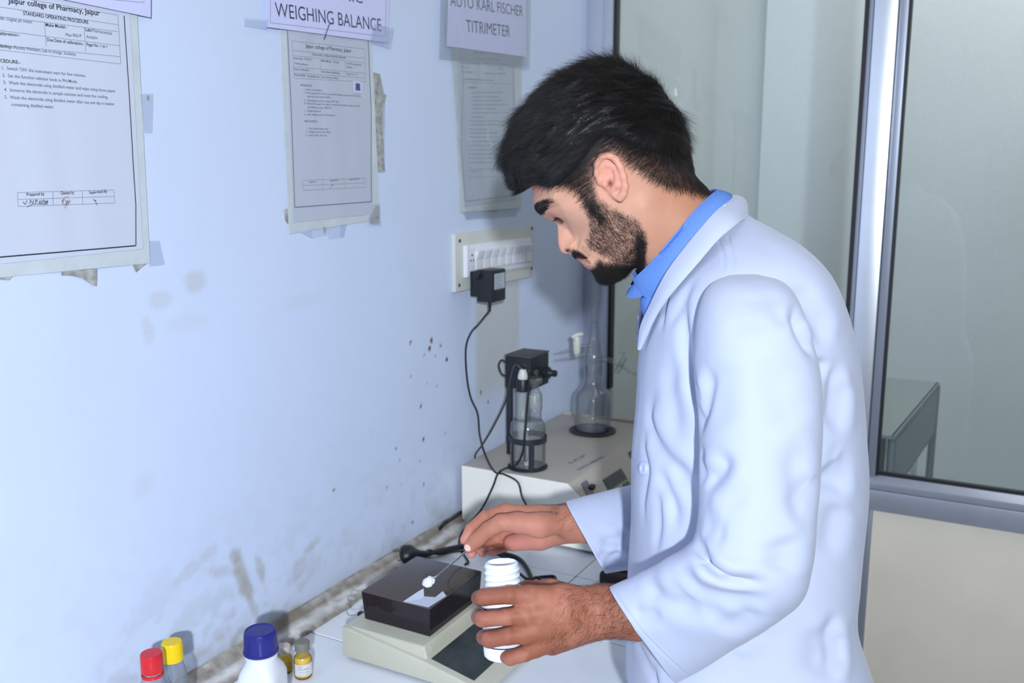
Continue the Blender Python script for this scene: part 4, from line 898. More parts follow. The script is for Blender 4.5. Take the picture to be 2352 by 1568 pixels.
def vial(u, v, ubase, vbase, rpx, label, fill, stopper, sm, hstop):
    b = on(ubase, vbase, 2, ZC); k = ((b-CAM)@CF)/FPX; r = rpx*k; t = tag(empty('vial', (b[0], b[1], ZC)), label, 'vial', 'small amber vials behind the blue-capped bottle')
    h = on(u, v, 1, b[1])[2]-ZC; Zm = Matrix.Translation((b[0], b[1], ZC)); hs = h-hstop*k
    lathe('glass', [(0, .0005), (r*.9, .0005), (r, .003), (r, hs*.66), (r*.93, hs*.76), (r*.66, hs*.87), (r*.60, hs*.92), (r*.62, hs)], Zm, m_amb, t, 36)
    lathe('contents', [(0, .002), (r*.9, .003), (r*.92, hs*fill*.97), (r*.80, hs*fill*1.06), (0, hs*fill*1.04)], Zm, m_cream, t, 32)
    lathe('stopper', [(r*.60, hs+.0002), (r*.80, hs+.0004), (r*.82, h-.0015), (r*.76, h-.0002), (0, h)], Zm, sm, t, 32)
    if stopper:
        a0 = math.atan2(CAM[1]-b[1], CAM[0]-b[0])+.1; n = 14; V = []; F = []
        for j, z in enumerate((hs*.16, hs*.60)):
            for i in range(n+1): a = a0+(i/n-.5)*2.3; V.append((b[0]+(r+.0003)*math.cos(a), b[1]+(r+.0003)*math.sin(a), ZC+z))
        for i in range(n): F.append((i, i+1, n+2+i, n+1+i))
        mk('label', V, F, m_lab, t)
        pr = Print()
        for i, (s_, w, ch) in enumerate((('INDICATOR', .3, .0022), ('DICLOFENAC', .85, .0026), ('WORKING STANDARD', .8, .0014), ('STORE IN A COOL PLACE', .9, .0013), ('KEEP TIGHTLY CLOSED', .8, .0013))):
            pr.text(s_, (0, 0, 0), (w, 0, 0), (0, 1, 0), ch)
            n0 = len(pr.v)-len(glyphs(s_, 0.0)[0])
            for q in range(n0, len(pr.v)):
                x, y, _ = pr.v[q]; a = a0-(x-.42)*1.4*-1; zz = hs*.50-.0042*i+y
                pr.v[q] = np.array([b[0]+(r+.0006)*math.cos(a), b[1]+(r+.0006)*math.sin(a), ZC+zz])
        pr.build('label_print', m_ink2, t)
vial(694, 1472, 697, 1552, 21, 'amber glass vial with a grey rubber stopper and a white label', .74, True, m_grey, 22)
vial(653, 1482, 654, 1540, 19, 'amber glass vial with a pale stopper half hidden behind the blue-capped bottle', .6, False, mat('pale_cork', rgb(190, 180, 172), .6), 16)

# ================================================================== THE MAN
# camera-aligned metric axes are used as the modelling frame: a right, b up, c away (metres)
def P(u, v, d): return at(u, v, d)
person_loc = at(1690, 1500, 1.18); person_loc[2] = 0.0

# ---- implicit modelling: tapered capsules, smooth unions, surface nets
def smin(a, b, k):
    h = np.clip(.5+.5*(b-a)/k, 0, 1); return b*(1-h)+a*h-k*h*(1-h)
def cone(p, a, b, ra, rb):
    ba = b-a; t = np.clip(((p-a)@ba)/(ba@ba), 0, 1).astype(np.float32)
    q = p-a-t[..., None]*ba
    return np.sqrt(np.einsum('...i,...i->...', q, q))-(ra+t*(rb-ra))
class Group:
    """smooth union of capsules (k inside the group)"""
    def __init__(self, k): self.k = k; self.c = []
    def chain(self, pts, radii):
        for i in range(len(pts)-1): self.c.append((np.float32(pts[i]), np.float32(pts[i+1]), radii[i], radii[i+1]))
        return self
    def near(self, lo, hi, pad):
        out = []
        for a, b, ra, rb in self.c:
            r = max(ra, rb)+pad
            if np.all(np.minimum(a, b)-r < hi) and np.all(np.maximum(a, b)+r > lo): out.append((a, b, ra, rb))
        return out
    def ev(self, p, lo, hi, pad):
        d = None
        for q in self.near(lo, hi, pad):
            e = cone(p, *q); d = e if d is None else smin(d, e, self.k)
        return d
def surface_nets(F, origin, h):
    """F: dense float array (negative inside). Returns verts, quads."""
    S = F < 0
    nx, ny, nz = F.shape
    any_ = np.zeros((nx-1, ny-1, nz-1), bool); all_ = np.ones((nx-1, ny-1, nz-1), bool)
    for i in (0, 1):
        for j in (0, 1):
            for k in (0, 1):
                s = S[i:nx-1+i, j:ny-1+j, k:nz-1+k]; any_ |= s; all_ &= s
    act = any_ & ~all_; I, J, K = np.nonzero(act); n = len(I)
    ids = np.full(act.shape, -1, np.int32); ids[I, J, K] = np.arange(n)
    acc = np.zeros((n, 3)); cnt = np.zeros(n)
    for ax in range(3):
        o1, o2 = [q for q in range(3) if q != ax]
        for x in (0, 1):
            for y in (0, 1):
                c0 = [I, J, K]; c0[o1] = c0[o1]+x; c0[o2] = c0[o2]+y; c1 = list(c0); c1[ax] = c1[ax]+1
                f0 = F[c0[0], c0[1], c0[2]]; f1 = F[c1[0], c1[1], c1[2]]; m = (f0 < 0) != (f1 < 0)
                t = np.where(m, f0/np.where(m, f0-f1, 1), 0)
                p = np.zeros((n, 3)); p[:, o1] = x; p[:, o2] = y; p[:, ax] = t
                acc[m] += p[m]; cnt[m] += 1
    V = origin+(np.stack([I, J, K], 1)+acc/np.maximum(cnt, 1)[:, None])*h
    Q = []
    for ax in range(3):
        sl0 = [slice(None)]*3; sl1 = [slice(None)]*3; sl0[ax] = slice(0, -1); sl1[ax] = slice(1, None)
        ch = S[tuple(sl0)] != S[tuple(sl1)]; A = np.stack(np.nonzero(ch), 1); flip = S[tuple(sl0)][ch]
        o1, o2 = [(1, 2), (2, 0), (0, 1)][ax]
        ok = (A[:, o1] > 0) & (A[:, o2] > 0) & (A[:, o1] < F.shape[o1]-1) & (A[:, o2] < F.shape[o2]-1); A = A[ok]; flip = flip[ok]
        def idx(d1, d2):
            B = A.copy(); B[:, o1] -= d1; B[:, o2] -= d2; return ids[B[:, 0], B[:, 1], B[:, 2]]
        q = np.stack([idx(1, 1), idx(0, 1), idx(0, 0), idx(1, 0)], 1)
        q[~flip] = q[~flip][:, ::-1]; Q.append(q)
    return V, np.concatenate(Q)
def net_mesh(name, V, Q):
    me = bpy.data.meshes.new(name); me.vertices.add(len(V)); me.vertices.foreach_set('co', V.astype(np.float32).ravel())
    me.loops.add(Q.size); me.loops.foreach_set('vertex_index', Q.astype(np.int32).ravel())
    me.polygons.add(len(Q)); me.polygons.foreach_set('loop_start', np.arange(0, Q.size, 4, dtype=np.int32)); me.polygons.foreach_set('loop_total', np.full(len(Q), 4, np.int32))
    me.update(calc_edges=True); me.validate(); return me

# ---- head: sagittal outline and half-width map in pixels of the head plane, symmetric about it
HD = 1.16; HO = at(1400, 400, HD); HK = HD/FPX
HZ = (CAM-HO)/np.linalg.norm(CAM-HO); HX = CR-HZ*(CR@HZ); HX /= np.linalg.norm(HX); HY = np.cross(HZ, HX)
def to_head(p):
    q = p-HO.astype(p.dtype); return 1400+(q@HX.astype(p.dtype))/HK, 400-(q@HY.astype(p.dtype))/HK, (q@HZ.astype(p.dtype))/HK
def from_head(u, v, z): return HO+HX*((u-1400)*HK)+HY*((400-v)*HK)+HZ*(z*HK)
def ST(s, t): return (1228+.612*s+.79*t, 482+.79*s-.612*t)
def UV2ST(u, v): du, dv = u-1228, v-482; return .612*du+.79*dv, .79*du-.612*dv
HEAD0 = [(1224, 444), (1226, 462), (1229, 481), (1238, 491), (1256, 501), (1275, 511), (1281, 520), (1282, 540), (1283, 556), (1286, 570), (1292, 580), (1300, 584), (1310, 584), (1317, 588), (1324, 593), (1331, 599), (1336, 603), (1341, 606), (1345, 612), (1351, 617), (1359, 620), (1367, 626), (1376, 635), (1389, 641), (1404, 642),
         (1218, 428), (1196, 399), (1186, 366), ST(-155, 80), ST(-174, 140), ST(-178, 200), ST(-165, 260), ST(-130, 310), ST(-80, 343), ST(-20, 360), ST(40, 364), ST(100, 358), ST(140, 345)]
HEADW = [(-20, 10, 60), (-20, 26, 80), (-20, 60, 104), (-20, 120, 122), (-20, 190, 138), (-20, 260, 130), (-20, 320, 88), (-70, 22, 62), (-70, 50, 92), (-70, 110, 122), (-70, 190, 138), (-70, 260, 126), (-70, 315, 82),
         (-120, 60, 62), (-120, 110, 102), (-120, 190, 118), (-120, 250, 98), (-155, 130, 60), (-155, 200, 66), (2, 10, 58), (4, 22, 80), (6, 48, 100), (0, 90, 112), (20, 24, 52), (22, 40, 82), (24, 66, 96), (20, 120, 116), (20, 190, 134), (30, 260, 128), (40, 325, 84),
         (46, 30, 30), (46, 38, 56), (46, 52, 78), (44, 72, 92), (44, 110, 108), (44, 150, 120), (62, 34, 24), (62, 46, 58), (62, 64, 80), (62, 100, 106),
         (80, 15, 10), (80, 25, 17), (80, 36, 26), (80, 46, 50), (80, 66, 80), (80, 105, 112), (80, 150, 122), (80, 200, 126), (80, 270, 118), (85, 330, 84),
         (107, 0, 15), (107, 12, 23), (109, 24, 30), (108, 36, 32), (108, 46, 42), (108, 64, 68), (108, 105, 104), (108, 150, 116), (110, 200, 116), (135, 10, 20), (134, 22, 38), (134, 42, 58), (134, 82, 90), (134, 140, 108), (134, 190, 106),
         (150, 14, 24), (152, 26, 38), (152, 46, 56), (161, 18, 24), (161, 32, 42), (172, 17, 26), (172, 32, 44), (172, 60, 64), (172, 110, 92), (172, 170, 98), (186, 24, 28), (186, 44, 48), (202, 32, 30), (202, 50, 50), (202, 92, 76), (200, 140, 86), (224, 60, 40), (224, 100, 60), (232, 140, 62), (150, 250, 100), (190, 220, 90), (140, 310, 60), (235, 60, 22)]
def _tps_fit(X, y, lam=.2):
    D = np.linalg.norm(X[:, None]-X[None], axis=-1)/100; Kk = np.where(D > 0, D*D*np.log(D+1e-12), 0)+lam*1e-2*np.eye(len(X)); n = len(X)
    Pm = np.c_[np.ones(n), X/100]; A = np.zeros((n+3, n+3)); A[:n, :n] = Kk; A[:n, n:] = Pm; A[n:, :n] = Pm.T
    w = np.linalg.solve(A, np.r_[y, 0, 0, 0]); return X, w
def _tps_ev(fit, u, v):
    X, w = fit; r = np.full(u.shape, w[-3])+w[-2]*u/100+w[-1]*v/100
    for (x, y), c in zip(X, w[:-3]):
        D2 = ((u-x)**2+(v-y)**2)/1e4; r = r+c*.5*D2*np.log(D2+1e-12)
    return r
def _head_grid():
    """half-width squared on a 2 px grid of the sagittal plane."""
    X = [p for p in HEAD0]; Y = [0.0]*len(HEAD0)
    # points just outside the outline keep the map falling through zero there
    B = np.array(HEAD0); C0 = np.array([1400, 400.])
    for s, t, w in HEADW: X.append(ST(s, t)); Y.append(float(w)**2)
    fit = _tps_fit(np.array(X, float), np.array(Y))
    gu = np.arange(1100, 1720, 2.0); gv = np.arange(100, 740, 2.0); U, V = np.meshgrid(gu, gv, indexing='ij')
    W2 = _tps_ev(fit, U, V)
    return W2
W2G = _head_grid()
def inside_outline(poly, U, V):
    ins = np.zeros(U.shape, bool); n = len(poly)
    for i in range(n):
        x1, y1 = poly[i]; x2, y2 = poly[(i+1) % n]
        c = ((y1 > V) != (y2 > V)) & (U < (x2-x1)*(V-y1)/(y2-y1+1e-12)+x1); ins ^= c
    return ins
def outline_sdf(poly, U, V):
    d = np.full(U.shape, 1e9); n = len(poly)
    for i in range(n):
        a = np.array(poly[i]); b = np.array(poly[(i+1) % n]); ba = b-a
        t = np.clip(((U-a[0])*ba[0]+(V-a[1])*ba[1])/(ba@ba+1e-9), 0, 1); d = np.minimum(d, np.hypot(U-a[0]-t*ba[0], V-a[1]-t*ba[1]))
    return np.where(inside_outline(poly, U, V), -d, d)
def _finish_head():
    gu = np.arange(1100, 1720, 2.0); gv = np.arange(100, 740, 2.0); U, V = np.meshgrid(gu, gv, indexing='ij')
    face = HEAD0[:25]; skull = HEAD0[25:]
    poly = face+[(1440, 628), (1480, 590), (1530, 560), (1570, 500)]+skull[::-1]
    poly = [tuple(map(float, p)) for p in poly]
    # smooth the polygon a little by spline
    pp = spline([np.array(p) for p in poly]+[np.array(poly[0])], 5); d = outline_sdf([tuple(q) for q in pp[:-1]], U, V)
    w2 = np.where(d < 0, np.maximum(W2G, 14.0*np.maximum(-d, 0)), 0)
    cap = np.maximum(-d, 0)*130+np.maximum(-d, 0)**2*1.2      # keeps w falling to zero at the outline
    w2 = np.minimum(w2, cap)
    w2 = np.where(d < 0, w2, -d*60)
    def g(u0, v0, su, sv, ang=0.0):
        ca, sa = math.cos(ang), math.sin(ang); x = (U-u0)*ca+(V-v0)*sa; y = -(U-u0)*sa+(V-v0)*ca; return np.exp(-(x/su)**2-(y/sv)**2)
    w = np.sqrt(np.maximum(w2, 0))
    dw = 0
    dw = dw+5.0*g(1277, 494, 15, 10, -.5)            # eyeball under the lid
    dw = dw-6.0*g(1268, 477, 20, 5, -.35)            # crease above the lid
    dw = dw-5.0*g(1297, 512, 16, 6, -.2)             # below the lower lid
    dw = dw+4.0*g(1262, 466, 20, 8, -.4)             # brow ridge
    dw = dw+8.0*g(1315, 565, 9, 13, .5)              # nostril wing
    dw = dw-8.5*g(1328, 561, 4, 15, .35)             # groove behind the wing
    dw = dw-13.0*g(1307, 574, 6, 3.6, -.3)             # nostril
    dw = dw-6.0*g(1346, 592, 12, 2.2, -.68)           # mouth line
    dw = dw+2.5*g(1336, 590, 9, 4, -.3)+4.0*g(1354, 606, 10, 5, -.1)
    dw = dw-6.5*g(1311, 531, 30, 5.5, 1.17)-4.0*g(1345, 575, 20, 5, .75)
    dw = dw-4*g(1362, 624, 12, 5, .6)+3*g(1365, 500, 40, 22, .5)-5*g(1378, 560, 30, 40, .3)
    dw = dw-6*g(1310, 440, 30, 30)
    dw = dw*np.clip(-d/4, 0, 1)
    w = np.maximum(w+dw, .3)
    return np.where(d < 0, w*w, w2), d
W2G, HDS = _finish_head()
def bil(G, u, v):
    x = np.clip((u-1100)/2, 0, G.shape[0]-1.001); y = np.clip((v-100)/2, 0, G.shape[1]-1.001)
    i = x.astype(np.int32); j = y.astype(np.int32); fx = x-i; fy = y-j
    return G[i, j]*(1-fx)*(1-fy)+G[i+1, j]*fx*(1-fy)+G[i, j+1]*(1-fx)*fy+G[i+1, j+1]*fx*fy
GX = np.gradient(W2G, 2.0, axis=0); GY = np.gradient(W2G, 2.0, axis=1)
W2G32, GX32, GY32 = (W2G.astype(np.float32), GX.astype(np.float32), GY.astype(np.float32))
def f_head(p):
    u, v, z = to_head(p)
    w2 = bil(W2G32, u, v); gx = bil(GX32, u, v); gy = bil(GY32, u, v)
    f = (z*z-w2)/np.sqrt(4*z*z+gx*gx+gy*gy+60)
    ob = np.maximum(np.maximum(1100-u, u-1718), np.maximum(100-v, v-738)); f = np.where(ob > 0, np.maximum(f, ob), f)
    return f*HK
# ears: rim, lobe, bowl, tragus, built as capsules on both sides
def hp(u, v, z): return from_head(u, v, z)
def ha(u, v, z):
    k = 1-abs(z)*HK/HD; return from_head(1400+(u-1400)*k, 400+(v-400)*k, z)   # as it appears from the front side
ear = Group(.0028)
def make_ear(sg):
    Z0 = lambda z: sg*z
    rim = [(1378, 420, 126), (1370, 398, 131), (1370, 376, 137), (1381, 360, 142), (1398, 357, 147), (1414, 366, 150), (1425, 384, 151), (1433, 406, 149), (1437, 428, 145), (1433, 445, 139)]
    ear.chain([ha(u, v, Z0(z)) for u, v, z in rim], [.0030, .0031, .0033, .0036, .0038, .0039, .0039, .0039, .0040, .0045])
    ear.chain([ha(1433, 445, Z0(139)), ha(1426, 453, Z0(134)), ha(1416, 449, Z0(128)), ha(1404, 440, Z0(124))], [.0046, .0048, .0042, .0036])
    ear.chain([ha(1412, 384, Z0(138)), ha(1419, 404, Z0(141)), ha(1419, 424, Z0(138)), ha(1408, 437, Z0(130))], [.0030, .0040, .0042, .0040])
    ear.chain([ha(1412, 384, Z0(138)), ha(1396, 377, Z0(135)), ha(1384, 384, Z0(130))], [.0034, .0040, .0034])
    ear.chain([ha(1386, 410, Z0(128)), ha(1390, 422, Z0(130)), ha(1395, 430, Z0(127))], [.0036, .0042, .0034])
    ear.chain([ha(1386, 392, Z0(128)), ha(1396, 398, Z0(131))], [.0025, .0022])
    for a in ((1395, 372), (1405, 390), (1412, 410), (1410, 428), (1392, 388), (1398, 408)): ear.chain([ha(a[0], a[1], Z0(126)), ha(a[0]+10, a[1]+3, Z0(128))], [.0048, .0048])
make_ear(1); make_ear(-1)
# ---- neck, torso, arms
trunk = Group(.03)
trunk.chain([hp(1478, 430, 0), hp(1535, 505, 0), hp(1590, 570, 0)], [.052, .0535, .060])
trunk.chain([P(1610, 600, 1.18), P(1690, 820, 1.18), P(1700, 1150, 1.18), P(1695, 1480, 1.18)], [.068, .085, .085, .095])
trunk.chain([P(1650, 660, 1.16), P(1715, 745, 1.075)], [.045, .036]); trunk.chain([P(1650, 660, 1.20), P(1700, 740, 1.30)], [.045, .038])
neck_t = Group(.012)
neck_t.chain([hp(1470, 470, 95), hp(1520, 560, 50), hp(1530, 620, 20)], [.012, .013, .012]); neck_t.chain([hp(1470, 470, -95), hp(1520, 560, -50), hp(1530, 620, -20)], [.012, .013, .012])
WL = .51e-3
armL = Group(.012)
armL.chain([P(1715, 745, 1.070), P(1738, 980, 1.005), P(1765, 1290, .975)], [.038, .042, .036])
armL.chain([P(1765, 1290, .975), P(1600, 1370, 1.02), P(1460, 1402, 1.068), P(1385, 1402, 1.085)], [.036, .038, .030, .0225])
armL.chain([P(1455, 1398, 1.072), P(1388, 1382, 1.086)], [.023, .0185]); armL.chain([P(1455, 1412, 1.070), P(1390, 1424, 1.084)], [.024, .0180])
palmL = Group(.010)
MC = {'i': (1216, 1368, 1.066), 'm': (1202, 1413, 1.059), 'r': (1207, 1455, 1.060), 'l': (1230, 1487, 1.068)}
palmL.chain([P(1392, 1382, 1.086), P(1300, 1374, 1.074), P(*MC['i'])], [.0180, .0150, .0122])
palmL.chain([P(1390, 1398, 1.083), P(1300, 1398, 1.068), P(*MC['m'])], [.0180, .0155, .0124])
palmL.chain([P(1388, 1414, 1.083), P(1300, 1424, 1.068), P(*MC['r'])], [.0180, .0150, .0117])
palmL.chain([P(1388, 1428, 1.085), P(1310, 1450, 1.074), P(*MC['l'])], [.0172, .0150, .0108])
palmL.chain([P(1360, 1440, 1.092), P(1270, 1480, 1.080)], [.0150, .0120])
palmL.chain([P(1350, 1380, 1.098), P(1266, 1354, 1.116)], [.0155, .0125])
fingL = Group(.0022)
fingL.chain([P(*MC['i']), P(1170, 1366, 1.060), P(1111, 1371, 1.064), P(1100, 1373, 1.090), P(1122, 1369, 1.112)], [.0116, .0101, .0097, .0088, .0076])
fingL.chain([P(*MC['m']), P(1160, 1417, 1.054), P(1108, 1421, 1.058), P(1099, 1417, 1.088), P(1124, 1413, 1.112)], [.0116, .0093, .0092, .0085, .0074])
fingL.chain([P(*MC['r']), P(1168, 1460, 1.056), P(1124, 1468, 1.060), P(1111, 1463, 1.088), P(1134, 1457, 1.110)], [.0112, .0099, .0096, .0085, .0074])
fingL.chain([P(*MC['l']), P(1205, 1501, 1.066), P(1172, 1510, 1.068), P(1154, 1504, 1.088), P(1160, 1497, 1.106)], [.0104, .0090, .0088, .0078, .0068])
fingL.chain([P(1266, 1354, 1.116), P(1212, 1352, 1.134), P(1172, 1362, 1.146)], [.0120, .0105, .0090])
armR = Group(.012)
armR.chain([P(1690, 720, 1.31), P(1695, 930, 1.40), P(1690, 1110, 1.45)], [.042, .038, .028])
armR.chain([P(1690, 1110, 1.45), P(1530, 1180, 1.415), P(1380, 1202, 1.372), P(1318, 1200, 1.365)], [.028, .028, .026, .022])
armR.chain([P(1370, 1190, 1.37), P(1316, 1186, 1.364)], [.0225, .0180]); armR.chain([P(1370, 1212, 1.37), P(1318, 1215, 1.368)], [.0225, .0180])
palmR = Group(.009)
palmR.chain([P(1316, 1184, 1.368), P(1235, 1184, 1.382), P(1160, 1173, 1.398)], [.0175, .0145, .0112])
palmR.chain([P(1316, 1194, 1.374), P(1240, 1196, 1.394), P(1176, 1185, 1.408)], [.0175, .0150, .0112])
palmR.chain([P(1316, 1206, 1.376), P(1245, 1212, 1.398), P(1190, 1202, 1.416)], [.0175, .0150, .0108])
palmR.chain([P(1316, 1214, 1.376), P(1250, 1226, 1.394), P(1204, 1222, 1.416)], [.0172, .0150, .0104])
palmR.chain([P(1310, 1218, 1.380), P(1240, 1236, 1.388), P(1176, 1246, 1.400)], [.0160, .0160, .0130])
palmR.chain([P(1290, 1200, 1.358), P(1240, 1206, 1.346), P(1190, 1200, 1.342)], [.0165, .0172, .0150])
fingR = Group(.0022)
fingR.chain([P(1160, 1173, 1.398), P(1114, 1186, 1.376), P(1081, 1214, 1.366), P(1067, 1239, 1.362)], [.0108, .0094, .0083, .0070])
fingR.chain([P(1190, 1200, 1.342), P(1150, 1200, 1.342), P(1121, 1216, 1.346), P(1094, 1240, 1.350), P(1080, 1254, 1.353)], [.0150, .0125, .0116, .0112, .0096])
fingR.chain([P(1176, 1185, 1.408), P(1120, 1216, 1.412), P(1088, 1250, 1.396), P(1083, 1271, 1.376)], [.0106, .0094, .0084, .0072])
fingR.chain([P(1190, 1202, 1.416), P(1138, 1240, 1.424), P(1110, 1262, 1.404), P(1108, 1268, 1.384)], [.0102, .0090, .0080, .0072])
fingR.chain([P(1204, 1222, 1.416), P(1160, 1254, 1.424), P(1133, 1264, 1.404), P(1129, 1264, 1.388)], [.0096, .0082, .0074, .0066])
GROUPS = [trunk, neck_t, armL, palmL, fingL, armR, palmR, fingR, ear]
HLO = np.array([hp(u, v, z) for u in (1180, 1640) for v in (140, 660) for z in (-170, 170)]).min(0); HHI = np.array([hp(u, v, z) for u in (1180, 1640) for v in (140, 660) for z in (-170, 170)]).max(0)
def body_sdf(p, lo, hi, pad=.03):
    BIG = np.full(p.shape[:-1], .2, np.float32)
    def E(g):
        r = g.ev(p, lo, hi, pad); return BIG if r is None else r
    t = E(trunk)
    d = t
    if np.all(HLO < hi) and np.all(HHI > lo):
        h = f_head(p); e = E(ear); h = smin(h, e, .0035); d = smin(h, smin(t, E(neck_t), .02), .012)
    else: d = smin(d, E(neck_t), .02)
    L = smin(smin(E(armL), E(palmL), .010), E(fingL), .0045); R_ = smin(smin(E(armR), E(palmR), .010), E(fingR), .0045)
    return smin(smin(d, L, .02), R_, .02)
def sparse_field(fn, lo, hi, h, B=16):
    lo = np.asarray(lo); n = np.ceil((np.asarray(hi)-lo)/h/B).astype(int)*B+1
    F = np.full(tuple(n), .05, np.float32); nb = (n-1)//B
    rng_ = np.arange(B+1)
    G = np.stack(np.meshgrid(rng_, rng_, rng_, indexing='ij'), -1).astype(np.float32)*h
    S4 = np.stack(np.meshgrid([0, B], [0, B], [0, B], indexing='ij'), -1).reshape(-1, 3).astype(np.float32)*h
    half = B*h*.87
    for i in range(nb[0]):
        for j in range(nb[1]):
            for k in range(nb[2]):
                o = lo+np.array([i, j, k])*B*h; c = (o+B*h/2).astype(np.float32)[None]
                s = float(fn(c, o-.02, o+B*h+.02)[0])
                if s > half*1.5+.006:
                    continue
                if s < -half*1.6-.01: F[i*B:i*B+B+1, j*B:j*B+B+1, k*B:k*B+B+1] = -.05; continue
                F[i*B:i*B+B+1, j*B:j*B+B+1, k*B:k*B+B+1] = fn((o.astype(np.float32)+G), o, o+B*h)
    return F, lo
def build_body():
    pts = np.concatenate([np.array([[a-ra, a+ra, b-rb, b+rb] for a, b, ra, rb in g.c]).reshape(-1, 3) for g in GROUPS]+[HLO[None], HHI[None]])
    lo, hi = pts.min(0)-.01, pts.max(0)+.01
    F, lo = sparse_field(body_sdf, lo, hi, .0019)
    V, Q = surface_nets(F, lo, .0019); return V, Q
import time as _time
_t0 = _time.time()
BV, BQ = build_body()
print('BODY', len(BV), len(BQ), round(_time.time()-_t0, 1))

# ---- skin colours: freckle-free tan skin, redder ear, nose, lips and knuckles; shade painted into nostrils, ear canal and mouth line
m_skin = mat('skin', (.6, .35, .25), .54, spec=.28, tint='tint', bump=.12, bscale=900, bdist=.0008, sss=.12)
def skin_colors(V):
    u, v, z = to_head(V); C = np.tile(np.array(rgb(204, 154, 130)), (len(V), 1))
    dist = np.linalg.norm(V-HO, axis=1)
    def blend(c, w): 
        nonlocal C
        w = np.clip(w, 0, 1)[:, None]; C = C*(1-w)+np.asarray(c)*w
    hand = sstep(.28, .40, dist)
    nz = fbm(V[:, 0]*55+V[:, 1]*35+7, V[:, 2]*55+V[:, 1]*30, 51)
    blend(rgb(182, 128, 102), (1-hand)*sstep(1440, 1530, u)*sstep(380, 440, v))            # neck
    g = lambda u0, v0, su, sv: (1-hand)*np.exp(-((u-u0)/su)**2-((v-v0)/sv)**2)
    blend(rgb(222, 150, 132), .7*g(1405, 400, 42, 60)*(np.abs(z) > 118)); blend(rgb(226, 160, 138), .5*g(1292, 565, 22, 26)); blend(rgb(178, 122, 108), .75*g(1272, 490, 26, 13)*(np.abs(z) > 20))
    blend(rgb(190, 124, 124), .95*(1-hand)*np.maximum(np.exp(-((u-1334)/9)**2-((v-592)/5)**2), np.exp(-(((u-1352)*.8+(v-608)*.6)/13)**2-(((v-608)*.8-(u-1352)*.6)/7)**2)))   # lips
    blend(rgb(120, 76, 74), .7*(1-hand)*np.exp(-(((u-1345)*.78-(v-593)*.62)/10)**2-(((v-593)*.78+(u-1345)*.62)/1.8)**2))
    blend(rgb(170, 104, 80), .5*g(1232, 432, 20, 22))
    blend(rgb(44, 28, 25), 1.2*g(1307, 575, 6.5, 4.2)); blend(rgb(84, 52, 38), .9*g(1402, 420, 6, 9)*(np.abs(z) < 137))  # dark nostril and ear canal, their shade painted into the skin
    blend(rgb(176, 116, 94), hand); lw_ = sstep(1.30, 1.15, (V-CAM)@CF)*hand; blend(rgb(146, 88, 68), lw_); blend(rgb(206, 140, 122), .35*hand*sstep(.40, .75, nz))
    # hair roots darken scalp and beard skin
    hr = inside_mask(HAIR_POLY, u, v, 16); br = beard_density(u, v)
    ok = (dist < .26)
    fade = sstep(2, 9, np.clip(_tps_ev(HTf, np.clip(u, 1170, 1620), np.clip(v, 180, 480)), 2, 56)); blend(rgb(74, 57, 51), .82*hr*ok*(1-fade)); blend(rgb(34, 28, 27), .95*hr*ok*fade); blend(rgb(104, 82, 76), .72*br*ok*(1-hr))
    # fingertips, knuckles, palm side of the right hand
    for q, r, c, a in ((P(1082, 1274, 1.372), .013, rgb(214, 140, 132), .7), (P(1108, 1270, 1.38), .011, rgb(214, 140, 132), .7), (P(1129, 1266, 1.385), .010, rgb(214, 140, 132), .7), (P(1066, 1240, 1.36), .018, rgb(214, 144, 134), .6), (P(1210, 1215, 1.34), .035, rgb(208, 142, 124), .6), (P(1200, 1250, 1.39), .035, rgb(206, 132, 124), .6),
                       (P(1111, 1374, 1.055), .013, rgb(150, 92, 80), .5), (P(1108, 1420, 1.05), .013, rgb(150, 92, 80), .5), (P(1124, 1468, 1.05), .013, rgb(150, 92, 80), .5), (P(1172, 1510, 1.06), .012, rgb(150, 92, 80), .5), (P(1330, 1405, 1.06), .06, rgb(172, 112, 88), .5)):
        blend(c, a*np.exp(-(np.linalg.norm(V-q, axis=1)/r)**2))
    return C
HAIR_POLY = [(1200, 434), (1222, 424), (1243, 416), (1262, 424), (1290, 424), (1312, 426), (1333, 438), (1345, 462), (1356, 482), (1372, 486), (1374, 455), (1368, 430), (1364, 400), (1368, 366), (1386, 352), (1408, 350), (1428, 362), (1444, 380), (1476, 398), (1502, 418), (1540, 432), (1580, 440), (1640, 452), (1720, 400), (1720, 100), (1150, 100), (1150, 434)]
BEARD_POLY = [(1344, 458), (1352, 480), (1358, 505), (1358, 530), (1348, 548), (1350, 562), (1372, 570), (1384, 580), (1374, 595), (1369, 610), (1360, 621), (1366, 640), (1400, 665), (1470, 640), (1486, 600), (1482, 570), (1480, 530), (1464, 498), (1434, 484), (1404, 470), (1382, 452)]
MOUS_POLY = [(1314, 576), (1320, 570), (1330, 572), (1340, 579), (1352, 589), (1360, 600), (1352, 592), (1342, 589), (1328, 586), (1318, 590)]
HT = [(*ST(-85, 11), 44), (*ST(-60, 8), 36), (*ST(-125, 36), 36), (*ST(-155, 80), 31), (*ST(-174, 140), 29), (*ST(-178, 200), 31), (*ST(-165, 260), 40), (*ST(-130, 310), 47), (*ST(-80, 343), 50), (*ST(-20, 360), 40), (*ST(40, 364), 27), (*ST(100, 358), 13), (*ST(140, 345), 8), (*ST(180, 330), 5),
      (1400, 270, 24), (1330, 300, 27), (1450, 330, 13), (1500, 300, 20), (1300, 385, 16), (1400, 338, 7), (1340, 425, 5), (1500, 392, 6), (1560, 415, 4), (1250, 392, 26), (1220, 350, 34), (1235, 300, 32), (1300, 250, 30), (1380, 320, 11), (1350, 460, 3), (1440, 360, 6), (1280, 415, 13), (1345, 385, 8), (1540, 370, 9), (1190, 385, 46)]
